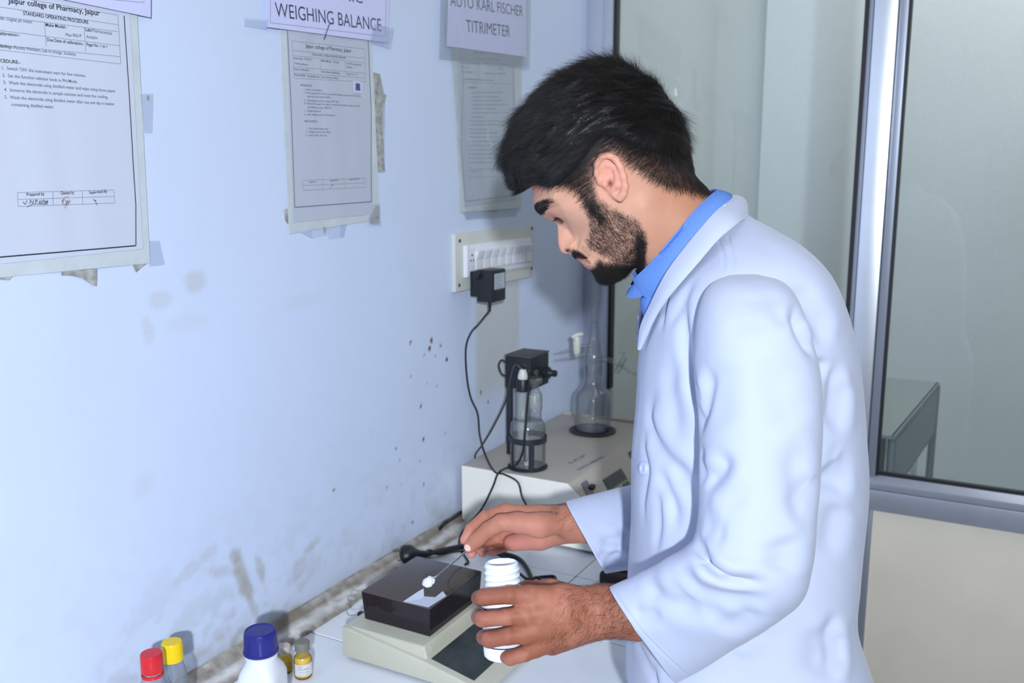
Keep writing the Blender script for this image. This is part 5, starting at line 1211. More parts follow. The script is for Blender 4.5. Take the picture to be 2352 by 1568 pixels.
HTf = _tps_fit(np.array([h[:2] for h in HT], float), np.array([h[2] for h in HT], float), .5)
def inside_mask(poly, u, v, soft):
    d = outline_sdf(poly, np.asarray(u, float), np.asarray(v, float)); return sstep(soft*.5, -soft*.5, d)
def beard_density(u, v):
    m = inside_mask(BEARD_POLY, u, v, 14); mo = inside_mask(MOUS_POLY, u, v, 5)
    chin = sstep(1352, 1372, u)*sstep(575, 612, v+.25*(1400-u)); jaw = np.exp(-((u-1468-.02*(v-560))/13)**2)*sstep(500, 540, v)
    side = np.exp(-(((u-1364)-(v-462)*.55)/17)**2)*sstep(545, 480, v)
    gap = np.exp(-((u-1392)/16)**2-((v-592)/12)**2)
    return np.clip(np.maximum(m*np.clip(np.maximum(np.maximum(.36, .95*chin), np.maximum(.9*jaw, .85*side))-.45*gap, .06, 1), mo), 0, 1)
bme = net_mesh('person', BV, BQ)
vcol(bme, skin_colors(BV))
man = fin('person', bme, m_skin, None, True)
bme.transform(Matrix.Translation(tuple(-float(x) for x in person_loc))); man.location = [float(x) for x in person_loc]
tag(man, 'bearded man in a white lab coat holding a spatula and a white bottle', 'person')
bme.calc_loop_triangles()
BVH_body = BVHTree.FromPolygons([Vector(v) for v in BV], BQ.tolist())
BN = np.zeros((len(BV), 3)); 
def _vnormals(V, Q):
    a, b, c, d = (V[Q[:, i]] for i in range(4)); n = np.cross(c-a, d-b); N = np.zeros_like(V)
    for i in range(4): np.add.at(N, Q[:, i], n)
    return N/(np.linalg.norm(N, axis=1)[:, None]+1e-12)
BN = _vnormals(BV, BQ)

# ---- clothes: ring lofts, then folds pressed along real 3-D crease lines
m_coat = mat('white_coat_cotton', rgb(184, 191, 214), .75, spec=.2, bump=.10, bscale=2600, bdist=.0004, sheen=.15)
m_shirt = mat('blue_shirt_cotton', rgb(100, 138, 208), .8, spec=.15, bump=.2, bscale=2200, bdist=.0005, var=.08, vscale=400)
m_trou = mat('dark_trouser_cloth', rgb(44, 46, 56), .85); m_shoe = mat('black_shoe_leather', rgb(24, 24, 26), .4)
m_btn = mat('pale_button', rgb(186, 196, 236), .3)
def ring_loft(rings, nring, nseg, expo=2.0, wrap=None):
    """rings: (P1 px, P2 px, depth, half-depth [m]) -> verts grid [nring, nseg]"""
    ctl = []
    for p1, p2, d, hd in rings:
        A, B = P(p1[0], p1[1], d), P(p2[0], p2[1], d); ctl.append(np.r_[(A+B)/2, (B-A)/2, hd])
    S = spline(ctl, 24); L = np.r_[0, np.cumsum(np.linalg.norm(np.diff(S[:, :3], axis=0), axis=1))+np.cumsum(np.linalg.norm(np.diff(S[:, 3:6], axis=0), axis=1))*.5]
    t = np.linspace(0, L[-1], nring); S = np.stack([np.interp(t, L, S[:, i]) for i in range(7)], 1)
    th = np.linspace(0, 2*np.pi, nseg, endpoint=False); c, s = np.cos(th), np.sin(th)
    cc = np.sign(c)*np.abs(c)**(2/expo); ss = np.sign(s)*np.abs(s)**(2/expo)
    return S[:, None, :3]+S[:, None, 3:6]*cc[None, :, None]+CF[None, None]*(S[:, 6][:, None]*(-ss)[None])[..., None]
def grid_faces(nr, ns):
    idx = np.arange(nr*ns).reshape(nr, ns); nx = np.roll(idx, -1, 1)
    return np.stack([idx[:-1], nx[:-1], nx[1:], idx[1:]], -1).reshape(-1, 4)
class Cloth:
    def __init__(self, G, flip=False):
        self.nr, self.ns, _ = G.shape; self.V = G.reshape(-1, 3).copy(); self.Q = grid_faces(self.nr, self.ns)
        N = _vnormals(self.V, self.Q); c = G.mean(1)[:, None]; out = ((G-c).reshape(-1, 3)*N).sum(1).sum()
        if out < 0: self.Q = self.Q[:, ::-1].copy()
    def normals(self): return _vnormals(self.V, self.Q)
    def crease(self, px, w, depth, ridge=.6, side=1.0, taper=.32, rw=1.6):
        """press a valley of half-width w [m] along the pixel path laid onto the surface, with a rounded ridge on one side."""
        if w > .003: depth *= 1.2; ridge *= .42; w *= 1.2
        N = self.normals(); B = BVHTree.FromPolygons([Vector(v) for v in self.V], self.Q.tolist())
        pts = spline([np.array([*q, 0.0]) for q in px], 8) if len(px) > 2 else np.linspace(np.array([*px[0], 0]), np.array([*px[1], 0]), 10)
        L = []
        for q in pts:
            h = B.ray_cast(Vector(CAM), Vector(ray(q[0], q[1])))
            if h[0] is not None: L.append(np.array(h[0]))
        if len(L) < 2: return
        L = np.array(L); D = np.full(len(self.V), 1e9); SG = np.zeros(len(self.V)); TT = np.zeros(len(self.V)); n = len(L)-1
        near = np.nonzero(np.all((self.V > L.min(0)-4*w-.01) & (self.V < L.max(0)+4*w+.01), axis=1))[0]
        X = self.V[near]; Nn = N[near]; d = np.full(len(near), 1e9); sg = np.zeros(len(near)); tt = np.zeros(len(near))
        for i in range(n):
            ba = L[i+1]-L[i]; t = np.clip(((X-L[i])@ba)/(ba@ba+1e-12), 0, 1); q = X-L[i]-t[:, None]*ba; dd = np.linalg.norm(q, axis=1)
            m = dd < d; d[m] = dd[m]; tt[m] = ((i+t)/n)[m]; sg[m] = np.sign(np.einsum('ij,ij->i', np.cross(ba, q), Nn))[m]
        fade = sstep(0, taper, tt)*sstep(1, 1-taper, tt) if taper > 0 else 1.0
        f = -depth*np.exp(-(d/w)**2)
        s = d*sg*side; f = f+ridge*depth*np.exp(-((s-rw*w)/(1.3*w))**2)+.15*ridge*depth*np.exp(-((s+1.6*w)/(1.2*w))**2)
        self.V[near] += Nn*(f*fade)[:, None]
    def bump(self, u, v, r, h):
        N = self.normals(); B = BVHTree.FromPolygons([Vector(q) for q in self.V], self.Q.tolist()); q = B.ray_cast(Vector(CAM), Vector(ray(u, v)))[0]
        if q is None: return
        d = np.linalg.norm(self.V-np.array(q), axis=1); self.V += N*(h*np.exp(-(d/r)**2))[:, None]
    def noise(self, amp, sc, seed):
        N = self.normals(); V = self.V
        f = fbm(V[:, 0]*sc+V[:, 2]*sc*.4, V[:, 1]*sc*.8+V[:, 2]*sc*.5, seed, 3)-.5; self.V += N*(f*amp)[:, None]
    def relax(self, it=2):
        for _ in range(it):
            G = self.V.reshape(self.nr, self.ns, 3); A = (np.roll(G, 1, 1)+np.roll(G, -1, 1))/2; B = G.copy(); B[1:-1] = (G[:-2]+G[2:])/2
            M = (A+B)/2; M[:2] = G[:2]; M[-2:] = G[-2:]; self.V = (.45*G+.55*M).reshape(-1, 3)
    def build(self, name, m, parent, thick=.0, open0=False, open1=False, lip=0.04):
        V = list(self.V); F = self.Q.tolist(); ns = self.ns
        def capring(r0, flip):
            ring = self.V[r0*ns:(r0+1)*ns]; c = ring.mean(0); k = len(V); V.append(c)
            for i in range(ns):
                a, b = r0*ns+i, r0*ns+(i+1) % ns; F.append((a, b, k) if flip else (b, a, k))
        def lipring(r0, inner, flip):
            ring = self.V[r0*ns:(r0+1)*ns]; nxt = self.V[inner*ns:(inner+1)*ns]; c = ring.mean(0); ax = nxt.mean(0)-c; ax /= np.linalg.norm(ax); k0 = None
            prev = [r0*ns+i for i in range(ns)]
            for off, sc in ((-.0006, .985), (.002, .96), (lip, .62)):
                k = len(V); V.extend(c+(ring-c)*sc+ax*off); cur = [k+i for i in range(ns)]
                for i in range(ns):
                    j = (i+1) % ns; F.append((prev[i], prev[j], cur[j], cur[i]) if flip else (prev[j], prev[i], cur[i], cur[j]))
                prev = cur
            k = len(V); V.append(c+ax*lip)
            for i in range(ns):
                j = (i+1) % ns; F.append((prev[i], prev[j], k) if flip else (prev[j], prev[i], k))
        (lipring(0, 3, True) if open0 else capring(0, True)); (lipring(self.nr-1, self.nr-4, False) if open1 else capring(self.nr-1, False))
        me = bpy.data.meshes.new(name); me.from_pydata([tuple(map(float, v)) for v in V], [], F); me.update()
        bm = bmesh.new(); bm.from_mesh(me); bmesh.ops.recalc_face_normals(bm, faces=bm.faces); bm.to_mesh(me); bm.free()
        return fin(name, me, m, parent, True)
def Z7(*pts): return [(1280+x/1.343, 400+y/1.343) for x, y in pts]

coat = empty('lab_coat', person_loc); setpar(coat, man)
# coat body
T = [((1664, 486), (1702, 488), 1.165, .030), ((1622, 514), (1728, 512), 1.17, .058), ((1590, 552), (1766, 536), 1.175, .086), ((1562, 600), (1826, 586), 1.175, .125), ((1518, 655), (1872, 642), 1.18, .156), ((1492, 722), (1902, 710), 1.18, .168), ((1475, 810), (1928, 800), 1.18, .166), ((1466, 910), (1946, 900), 1.18, .162), ((1458, 1020), (1957, 1010), 1.18, .158), ((1455, 1110), (1960, 1105), 1.18, .155), ((1454, 1210), (1950, 1210), 1.18, .155), ((1451, 1310), (1940, 1310), 1.18, .160), ((1446, 1410), (1932, 1400), 1.18, .168), ((1443, 1500), (1952, 1480), 1.18, .176), ((1442, 1570), (1982, 1570), 1.18, .184)]
G = ring_loft(T, 250, 220, 2.5)
low = G[-1]; ext = []
for dz, fx in ((.04, .3), (.08, .75), (.12, 1), (.2, 1), (.28, 1), (.36, 1)):
    r = low.copy(); r[:, 2] -= dz; x = r[:, 0]; mn = .652; lo_ = low[:, 0].min()
    sc = (mn-x.max())/(lo_-x.max()); r[:, 0] = x.max()+(x-x.max())*(1+(sc-1)*fx); r[:, :2] = r[:, :2]*1.0; ext.append(r)
G = np.concatenate([G, np.array(ext)]); body = Cloth(G)
body.noise(.006, 9, 61); body.noise(.0022, 26, 62)
for px, w, dp, rg, sd in (
    (Z7((322, 640), (285, 720), (292, 800), (330, 870), (392, 930), (440, 962)), .009, .0065, .8, 1), (Z7((300, 880), (330, 960), (358, 1030), (352, 1110)), .008, .006, .8, -1), (Z7((275, 760), (266, 840), (278, 920), (265, 1010), (270, 1100)), .006, .005, .7, 1),
    (Z7((385, 560), (345, 640), (360, 740), (375, 860)), .012, .005, .6, 1), (Z7((300, 940), (312, 1060), (300, 1180)), .006, .005, .7, 1), (Z7((345, 900), (400, 960), (440, 1010)), .010, .004, .6, -1),
    (Z7((402, 350), (388, 440), (400, 560), (430, 670), (448, 760)), .0075, .008, .9, 1), (Z7((425, 310), (380, 400), (340, 480)), .007, .004, .6, 1), (Z7((345, 350), (330, 420), (318, 500)), .005, .004, .6, 1),
    (Z7((700, 330), (760, 400), (810, 480), (840, 540)), .010, .007, .8, 1), (Z7((735, 320), (800, 400), (860, 490)), .012, .005, .7, -1), (Z7((828, 560), (815, 600), (800, 640)), .007, .008, .9, -1), (Z7((868, 560), (858, 640), (850, 720), (835, 800)), .009, .008, .9, 1),
    (Z7((890, 620), (880, 720), (862, 820)), .009, .006, .8, 1), (Z7((912, 935), (870, 950), (830, 935), (805, 915)), .012, .010, .9, -1), (Z7((905, 860), (870, 900), (820, 905)), .014, .006, .7, 1), (Z7((880, 1000), (850, 1080), (840, 1200)), .014, .006, .7, 1),
    (Z7((862, 1340), (845, 1420), (850, 1500), (830, 1560)), .008, .008, .9, 1), (Z7((885, 1400), (870, 1460), (885, 1540)), .008, .006, .9, -1), (Z7((800, 1380), (815, 1470), (780, 1560)), .016, .006, .7, 1), (Z7((560, 1500), (590, 1450), (700, 1400)), .012, .006, .7, 1),
    (Z7((640, 1400), (640, 1480), (636, 1568)), .0018, .0018, .4, 1), (Z7((290, 1500), (300, 1568), (305, 1620)), .006, .006, .8, 1), (Z7((240, 1440), (300, 1560)), .006, .005, .7, 1)): body.crease(px, w, dp, rg, sd)
body.relax(2)
# yoke and shoulder seam
body.crease(Z7((497, 205), (512, 240), (516, 300)), .0016, .0014, .5, 1, .05); body.crease(Z7((525, 190), (540, 240), (545, 298)), .0016, .0014, .5, 1, .05)
body.build('coat_body', m_coat, coat, open1=True, lip=.06)

# near sleeve
SL = [((1676, 632), (1742, 632), 1.030, .012), ((1636, 650), (1790, 648), 1.022, .034), ((1612, 690), (1822, 682), 1.012, .052), ((1600, 760), (1846, 750), 1.003, .064), ((1598, 860), (1872, 852), 1.0, .068), ((1606, 960), (1880, 955), .995, .069), ((1610, 1070), (1878, 1068), .988, .068), ((1610, 1180), (1868, 1182), .98, .066), ((1600, 1240), (1858, 1285), .975, .063), ((1580, 1262), (1836, 1368), .975, .060), ((1545, 1282), (1752, 1434), .99, .056), ((1503, 1302), (1668, 1488), 1.015, .052), ((1455, 1326), (1610, 1528), 1.04, .049), ((1400, 1350), (1552, 1562), 1.062, .047)]
S1 = Cloth(ring_loft(SL, 300, 200, 2.15)); S1.noise(.005, 10, 71); S1.noise(.0018, 30, 72)
for px, w, dp, rg, sd in (
    (Z7((428, 1118), (436, 1150), (462, 1200), (500, 1232), (535, 1250), (600, 1256), (665, 1270)), .0065, .011, 1.0, 1), (Z7((452, 1185), (490, 1222), (540, 1240)), .006, .004, .6, 1),
    (Z7((388, 1185), (396, 1235), (430, 1280), (500, 1305), (600, 1312), (690, 1300)), .011, .007, .9, 1), (Z7((262, 1235), (300, 1290), (370, 1335), (450, 1352)), .011, .006, .8, 1), (Z7((220, 1345), (270, 1360), (330, 1352)), .008, .004, .7, -1), (Z7((330, 1220), (370, 1290), (440, 1340), (560, 1360)), .012, .005, .7, -1),
    (Z7((472, 585), (460, 660), (446, 760), (436, 700)), .008, .006, .8, -1), (Z7((528, 840), (508, 900), (478, 935), (452, 955)), .010, .008, .9, 1), (Z7((450, 830), (446, 900), (460, 960)), .008, .004, .8, 1), (Z7((575, 1035), (550, 1000), (505, 985), (455, 1000)), .014, .003, .8, 1), (Z7((450, 1075), (480, 1100), (530, 1110)), .012, .003, .8, 1),
    (Z7((742, 385), (740, 450), (772, 520), (800, 560)), .008, .008, .9, 1), (Z7((790, 830), (740, 900), (745, 980), (780, 1020)), .016, .006, .7, 1), (Z7((780, 900), (770, 1000), (720, 1080)), .014, .005, .6, -1), (Z7((600, 330), (590, 420), (600, 520)), .016, .004, .6, 1), (Z7((650, 330), (680, 420), (720, 480)), .012, .004, .6, 1),
    (Z7((690, 1110), (700, 1180), (690, 1240)), .016, .005, .6, 1), (Z7((620, 1330), (560, 1380), (470, 1400)), .013, .005, .7, 1), (Z7((520, 560), (505, 680), (515, 800)), .020, .004, .5, 1), (Z7((640, 560), (690, 700), (740, 800)), .022, .004, .5, -1)): S1.crease(px, w, dp, rg, sd)
S1.relax(2)
S1.crease(Z7((178, 1295), (215, 1345), (262, 1410), (330, 1480), (405, 1548)), .0013, .0012, .35, 1, .03)
S1.build('sleeve', m_coat, coat, open1=True, lip=.03)
# far sleeve
SR = [((1650, 640), (1740, 640), 1.33, .02), ((1620, 700), (1800, 700), 1.345, .05), ((1610, 830), (1800, 830), 1.37, .06), ((1600, 950), (1790, 970), 1.40, .06), ((1560, 1060), (1760, 1140), 1.43, .058), ((1480, 1105), (1620, 1265), 1.42, .052), ((1440, 1117), (1520, 1290), 1.40, .048), ((1370, 1133), (1462, 1303), 1.378, .046), ((1300, 1151), (1391, 1314), 1.36, .044)]
S2 = Cloth(ring_loft(SR, 200, 140, 2.2)); S2.noise(.005, 11, 81); S2.noise(.0015, 30, 82)
def Z2(*pts): return [(1200+x/3.75, 1150+y/3.75) for x, y in pts]
for px, w, dp, rg, sd in ((Z2((590, 300), (720, 262), (840, 230), (960, 200)), .0022, .002, .4, 1), (Z2((820, 250), (880, 280), (960, 300)), .006, .006, .8, 1), (Z2((660, 335), (800, 345), (960, 345)), .007, .006, .8, 1), (Z2((640, 440), (760, 480), (900, 470)), .008, .007, .8, -1), (Z2((700, 575), (780, 500), (880, 440)), .006, .006, .8, 1)): S2.crease(px, w, dp, rg, sd)
S2.relax(2)
S2.crease(Z2((412, 0), (450, 110), (500, 230), (600, 370), (725, 560)), .0013, .0012, .35, 1, .03)
S2.build('sleeve', m_coat, coat, open1=True, lip=.03)

# collars: ribbons round the neck, near half traced, far half mirrored
def ribbon(name, near_in, near_out, m, parent, thick=.0022, n=60, rows=10, bulge=.004, roll=0.0, over=None, gap=.003):
    """near_in / near_out: head-plane pixels with sideways offset (u, v, z px), from the back middle to the front."""
    A = spline([ha(*q) for q in near_in], 12); B = spline([ha(*q) for q in near_out], 12)
    def resamp(S):
        L = np.r_[0, np.cumsum(np.linalg.norm(np.diff(S, axis=0), axis=1))]; t = np.linspace(0, L[-1], n); return np.stack([np.interp(t, L, S[:, i]) for i in range(3)], 1)
    A, B = resamp(A), resamp(B)
    mir = lambda S: S-2*((S-HO)@HZ)[:, None]*HZ[None]
    c = hp(1560, 540, 0); ts = np.linspace(0, 1, rows); L0 = []
    for t in ts:
        q = A*(1-t)+B*t; o = q-c; o /= np.linalg.norm(o, axis=1)[:, None]; q = q+o*(bulge*math.sin(math.pi*t)+roll*t)
        for bv in (over or []):
            for i in range(n):
                zz = (q[i]-HO)@HZ
                if zz < .012: continue
                h = bv.ray_cast(Vector(q[i]+HZ*.3), Vector(-HZ), .3)
                if h[0] is not None:
                    zh = (np.array(h[0])-HO)@HZ+gap*min(1, zz/.03)
                    if zh > zz: q[i] = q[i]+HZ*(zh-zz)
        L0.append(q)
    L0 = np.array(L0)
    for _ in range(3): L0[:, 1:-1] = .25*L0[:, :-2]+.5*L0[:, 1:-1]+.25*L0[:, 2:]
    L0 = np.concatenate([np.array([mir(r)[::-1][:-1] for r in L0]), L0], 1); N = L0.shape[1] 
    dA = np.gradient(L0, axis=1); dB = np.gradient(L0, axis=0); nn = np.cross(dA, dB); nn /= np.linalg.norm(nn, axis=2)[..., None]+1e-9
    V = np.concatenate([(L0+nn*thick/2).reshape(-1, 3), (L0-nn*thick/2).reshape(-1, 3)]); k = rows*N; F = []; I = lambda j, i: j*N+i
    for j in range(rows-1):
        for i in range(N-1):
            F.append((I(j, i), I(j, i+1), I(j+1, i+1), I(j+1, i))); F.append((k+I(j, i), k+I(j+1, i), k+I(j+1, i+1), k+I(j, i+1)))
    rim = [I(0, i) for i in range(N-1)]+[I(j, N-1) for j in range(rows-1)]+[I(rows-1, i) for i in range(N-1, 0, -1)]+[I(j, 0) for j in range(rows-1, 0, -1)]
    for a, b in zip(rim, rim[1:]+rim[:1]): F.append((a, b, k+b, k+a))
    o = mk(name, V, F, m, parent, True, 50)
    bm = bmesh.new(); bm.from_mesh(o.data); bmesh.ops.recalc_face_normals(bm, faces=bm.faces); bm.to_mesh(o.data); bm.free(); return o
shirt = empty('shirt', person_loc); setpar(shirt, man)
# shirt collar: stand side up round the neck, folded leaf down to two points
ribbon('collar', [(1652, 438, 0), (1640, 440, 60), (1600, 478, 104), (1548, 542, 108), (1500, 602, 88), (1470, 632, 60), (1460, 641, 40)], [(1690, 470, 0), (1676, 468, 70), (1642, 504, 118), (1596, 560, 130), (1556, 616, 122), (1530, 660, 100), (1508, 692, 70)], m_shirt, shirt, .0024, 70, 12, .005, 0, [BVH_body], .004)
ribbon('collar_stand', [(1655, 444, 0), (1642, 448, 58), (1602, 488, 98), (1548, 556, 100), (1500, 618, 78), (1466, 650, 44), (1456, 660, 18)], [(1680, 480, 0), (1665, 480, 64), (1622, 524, 110), (1572, 586, 116), (1520, 650, 92), (1474, 684, 48), (1447, 684, 16)], m_shirt, shirt, .0022, 60, 8, .002)
SH = [((1570, 590), (1690, 510), 1.16, .040), ((1524, 634), (1700, 570), 1.162, .050), ((1486, 668), (1720, 630), 1.165, .050), ((1470, 694), (1740, 680), 1.166, .052), ((1482, 736), (1760, 740), 1.168, .060), ((1492, 800), (1800, 850), 1.172, .095), ((1500, 1000), (1860, 1000), 1.18, .115), ((1500, 1250), (1860, 1250), 1.18, .115), ((1500, 1500), (1860, 1500), 1.18, .125)]
sh = Cloth(ring_loft(SH, 120, 90, 2.0)); sh.crease([(1455, 672), (1468, 690), (1490, 735)], .0016, .0014, .4, 1, .05); sh.build('shirt_body', m_shirt, shirt)
_cl = [o for o in bpy.data.objects if o.name == 'collar'][0]
BVH_collar = BVHTree.FromPolygons([v.co.copy() for v in _cl.data.vertices], [tuple(p.vertices) for p in _cl.data.polygons])
# coat collar and lapel
ribbon('collar', [(1676, 448, 0), (1668, 462, 70), (1636, 494, 132), (1582, 562, 150), (1542, 618, 148), (1518, 664, 132), (1500, 706, 104), (1481, 752, 80), (1476, 800, 64)], [(1712, 470, 0), (1712, 496, 80), (1692, 512, 146), (1652, 548, 176), (1612, 598, 188), (1576, 642, 182), (1546, 678, 160), (1516, 726, 126), (1484, 800, 76)], m_coat, coat, .0030, 80, 14, .005, 0, [BVHTree.FromPolygons([Vector(v) for v in body.V], body.Q.tolist()), BVH_collar], .0035)

# button near the front edge
b0 = BVHTree.FromPolygons([Vector(v) for v in body.V], body.Q.tolist()).ray_cast(Vector(CAM), Vector(ray(1479, 1075)))
if b0[0] is not None:
    lathe('button', [(0, .0016), (.0030, .0014), (.0045, .0026), (.0078, .0024), (.0085, .0012), (.0085, -.003)], frame(np.array(b0[0]), np.array(b0[1]) if np.array(b0[1])@CF < 0 else -np.array(b0[1]), CR), m_btn, coat, 28)

# trousers and shoes (below the frame, so that he stands on the floor)
fwd = -CR.copy(); fwd[2] = 0; fwd /= np.linalg.norm(fwd); latv = np.cross([0, 0, 1.0], fwd); hip = P(1690, 1568, 1.18)
lowc = ext[3].mean(0); tr = empty('trousers', person_loc); setpar(tr, man)
for sd in (1, -1):
    base = np.array([lowc[0], lowc[1], 0])+latv*sd*.095
    zs_ = np.linspace(.70, .05, 24); rr = np.interp(zs_, [.05, .45, .55, .93], [.056, .062, .068, .070]); n = 40; V = []
    for z, r in zip(zs_, rr):
        for k in range(n): a = 2*math.pi*k/n; V.append(base+np.array([0, 0, z])+(r+.003*math.sin(z*60+k))*(math.cos(a)*fwd+math.sin(a)*latv))
    F = grid_faces(24, n).tolist()+[tuple(range(n)), tuple(23*n+k for k in range(n))][:2]
    mk('trouser_leg', V, F, m_trou, tr)
    so = empty('shoe', base+fwd*.05); setpar(so, man); V = []; prof = [(-.10, .036, .085), (-.06, .042, .09), (0, .043, .085), (.07, .048, .062), (.13, .046, .050), (.17, .034, .038), (.185, .012, .022)]
    S = spline([np.array(q) for q in prof], 4); n = 24
    for x, w, h in S:
        for k in range(n): a = 2*math.pi*k/n; V.append(base+fwd*x+latv*w*math.cos(a)*.98+np.array([0, 0, max(.006, h*.5+h*.5*math.sin(a))]))
    mk('upper', V, grid_faces(len(S), n).tolist()+[tuple(range(n)), tuple((len(S)-1)*n+k for k in range(n))], m_shoe, so)
    mk('sole', [base+fwd*x+latv*s_*(w*1.02)+np.array([0, 0, z]) for z in (.0005, .012) for s_ in (1, -1) for x, w, h in S], [tuple(range(len(S)))+tuple(range(2*len(S)-1, len(S)-1, -1)), tuple(range(2*len(S), 3*len(S)))+tuple(range(4*len(S)-1, 3*len(S)-1, -1))]+[(i, i+1, 2*len(S)+i+1, 2*len(S)+i) for i in range(len(S)-1)]+[(len(S)+i, len(S)+i+1, 3*len(S)+i+1, 3*len(S)+i) for i in range(len(S)-1)], m_gask, so, False)

# ================================================================== HAIR, BEARD, BROWS, LASHES, ARM HAIR
m_hair = mat('black_hair', rgb(26, 23, 23), .38, spec=.45)
m_hcap = mat('black_hair_mass', rgb(21, 19, 20), .48, spec=.4, bump=.25, bscale=300, bdist=.001)
m_beard = mat('black_beard_hair', rgb(30, 25, 24), .45, spec=.35); m_armh = mat('dark_arm_hair', rgb(58, 36, 28), .5)
def strands(name, PTS, r0, r1, m, parent):
    N, K, _ = PTS.shape; c = bpy.data.hair_curves.new(name); c.add_curves([K]*N)
    c.attributes['position'].data.foreach_set('vector', PTS.astype(np.float32).ravel())
    a = c.attributes.get('radius') or c.attributes.new('radius', 'FLOAT', 'POINT')
    a.data.foreach_set('value', np.tile(np.linspace(r0, r1, K), N).astype(np.float32))
    c.materials.append(m); o = bpy.data.objects.new(name, c); COL.objects.link(o); setpar(o, parent); o['kind'] = 'stuff'; return o
BU, BVv, BZ = to_head(BV); BDist = np.linalg.norm(BV-HO, axis=1)
hmask = inside_mask(HAIR_POLY, BU, BVv, 10)*(BDist < .26)
hairT = np.clip(_tps_ev(HTf, np.clip(BU, 1170, 1620), np.clip(BVv, 180, 480)), 2, 56)*HK
def hair_cap():
    keep = (hmask > .02) & (hairT > 8.5*HK); fk = keep[BQ].all(1) & (np.abs(BZ[BQ]).max(1) < 172); Q = BQ[fk]; ids = np.unique(Q); mp = np.full(len(BV), -1); mp[ids] = np.arange(len(ids)); Q = mp[Q]
    V = BV[ids].copy(); N = BN[ids].copy(); T = hairT[ids]; u, v, z = BU[ids], BVv[ids], BZ[ids]
    # smooth normals so the mass swells evenly
    for _ in range(25):
        S = np.zeros_like(N); 
        for a in range(4):
            for b in (1, 3): np.add.at(S, Q[:, a], N[Q[:, (a+b) % 4]])
        N = S/(np.linalg.norm(S, axis=1)[:, None]+1e-9)
    # locks: streaky noise along the combing direction
    su, sv = u*.82-v*.45, u*.45+v*.82
    lock = fbm(su*.020+z*.010, sv*.075+z*.055, 101, 4)-.5; lock2 = vnoise(su*.035+z*.02, sv*.16+z*.10, 105)-.5
    mk_ = hmask[ids]; thick = sstep(6*HK, 22*HK, T)
    D = T*(.78+thick*(.75*lock+.28*lock2))*sstep(.0, .9, mk_)*sstep(8*HK, 15*HK, T)-.0014*(1-sstep(9*HK, 13*HK, T))-.0012*(1-sstep(.15, .6, mk_))
    V += N*D[:, None]
    # the quiff droops over the forehead
    q = sstep(1215, 1165, u)*sstep(350, 410, v); V += -HY[None]*(q*.002)[:, None]
    me = net_mesh('hair', V, Q); o = fin('hair', me, m_hcap, man, True); me.transform(Matrix.Identity(4))
    return o, V, Q
hair_o, HV, HQ = hair_cap()
HN = _vnormals(HV, HQ)
def sample(V, Q, N, n, w=None):
    a, b, c = V[Q[:, 0]], V[Q[:, 1]], V[Q[:, 2]]; A = np.linalg.norm(np.cross(b-a, c-a), axis=1)
    if w is not None: A = A*w[Q].mean(1)
    f = RNG.choice(len(Q), n, p=A/A.sum()); s, t = RNG.random(n), RNG.random(n)
    W = np.stack([(1-s)*(1-t), s*(1-t), s*t, (1-s)*t], 1); P_ = np.einsum('nk,nkd->nd', W, V[Q[f]]); Nn = np.einsum('nk,nkd->nd', W, N[Q[f]])
    return P_, Nn/(np.linalg.norm(Nn, axis=1)[:, None]+1e-9)
def grow(R, N, D, L, lift0, lift1, curl, K=6, wave=60, seed=0, droop=None):
    """strands from roots R with normals N and combing directions D"""
    n = len(R); T = D-N*np.einsum('nd,nd->n', D, N)[:, None]; T /= np.linalg.norm(T, axis=1)[:, None]+1e-9; S = np.cross(N, T)
    out = [R]; p = R.copy(); ph = vnoise(R[:, 0]*90+seed, R[:, 1]*90+R[:, 2]*70, seed)*6.28+RNG.normal(0, .35, n)
    for k in range(1, K):
        t = k/(K-1); lf = lift0+(lift1-lift0)*t; d = T*np.sqrt(np.maximum(1-lf*lf, 0))[:, None]+N*np.asarray(lf)[:, None]+S*(curl*np.sin(ph+t*wave*.05))[:, None]
        if droop is not None: d = d+droop*t
        d /= np.linalg.norm(d, axis=1)[:, None]; p = p+d*(L/(K-1))[:, None]; out.append(p)
    return np.stack(out, 1)
def headvec(du, dv, dz): return du[:, None]*HX-dv[:, None]*HY+dz[:, None]*HZ
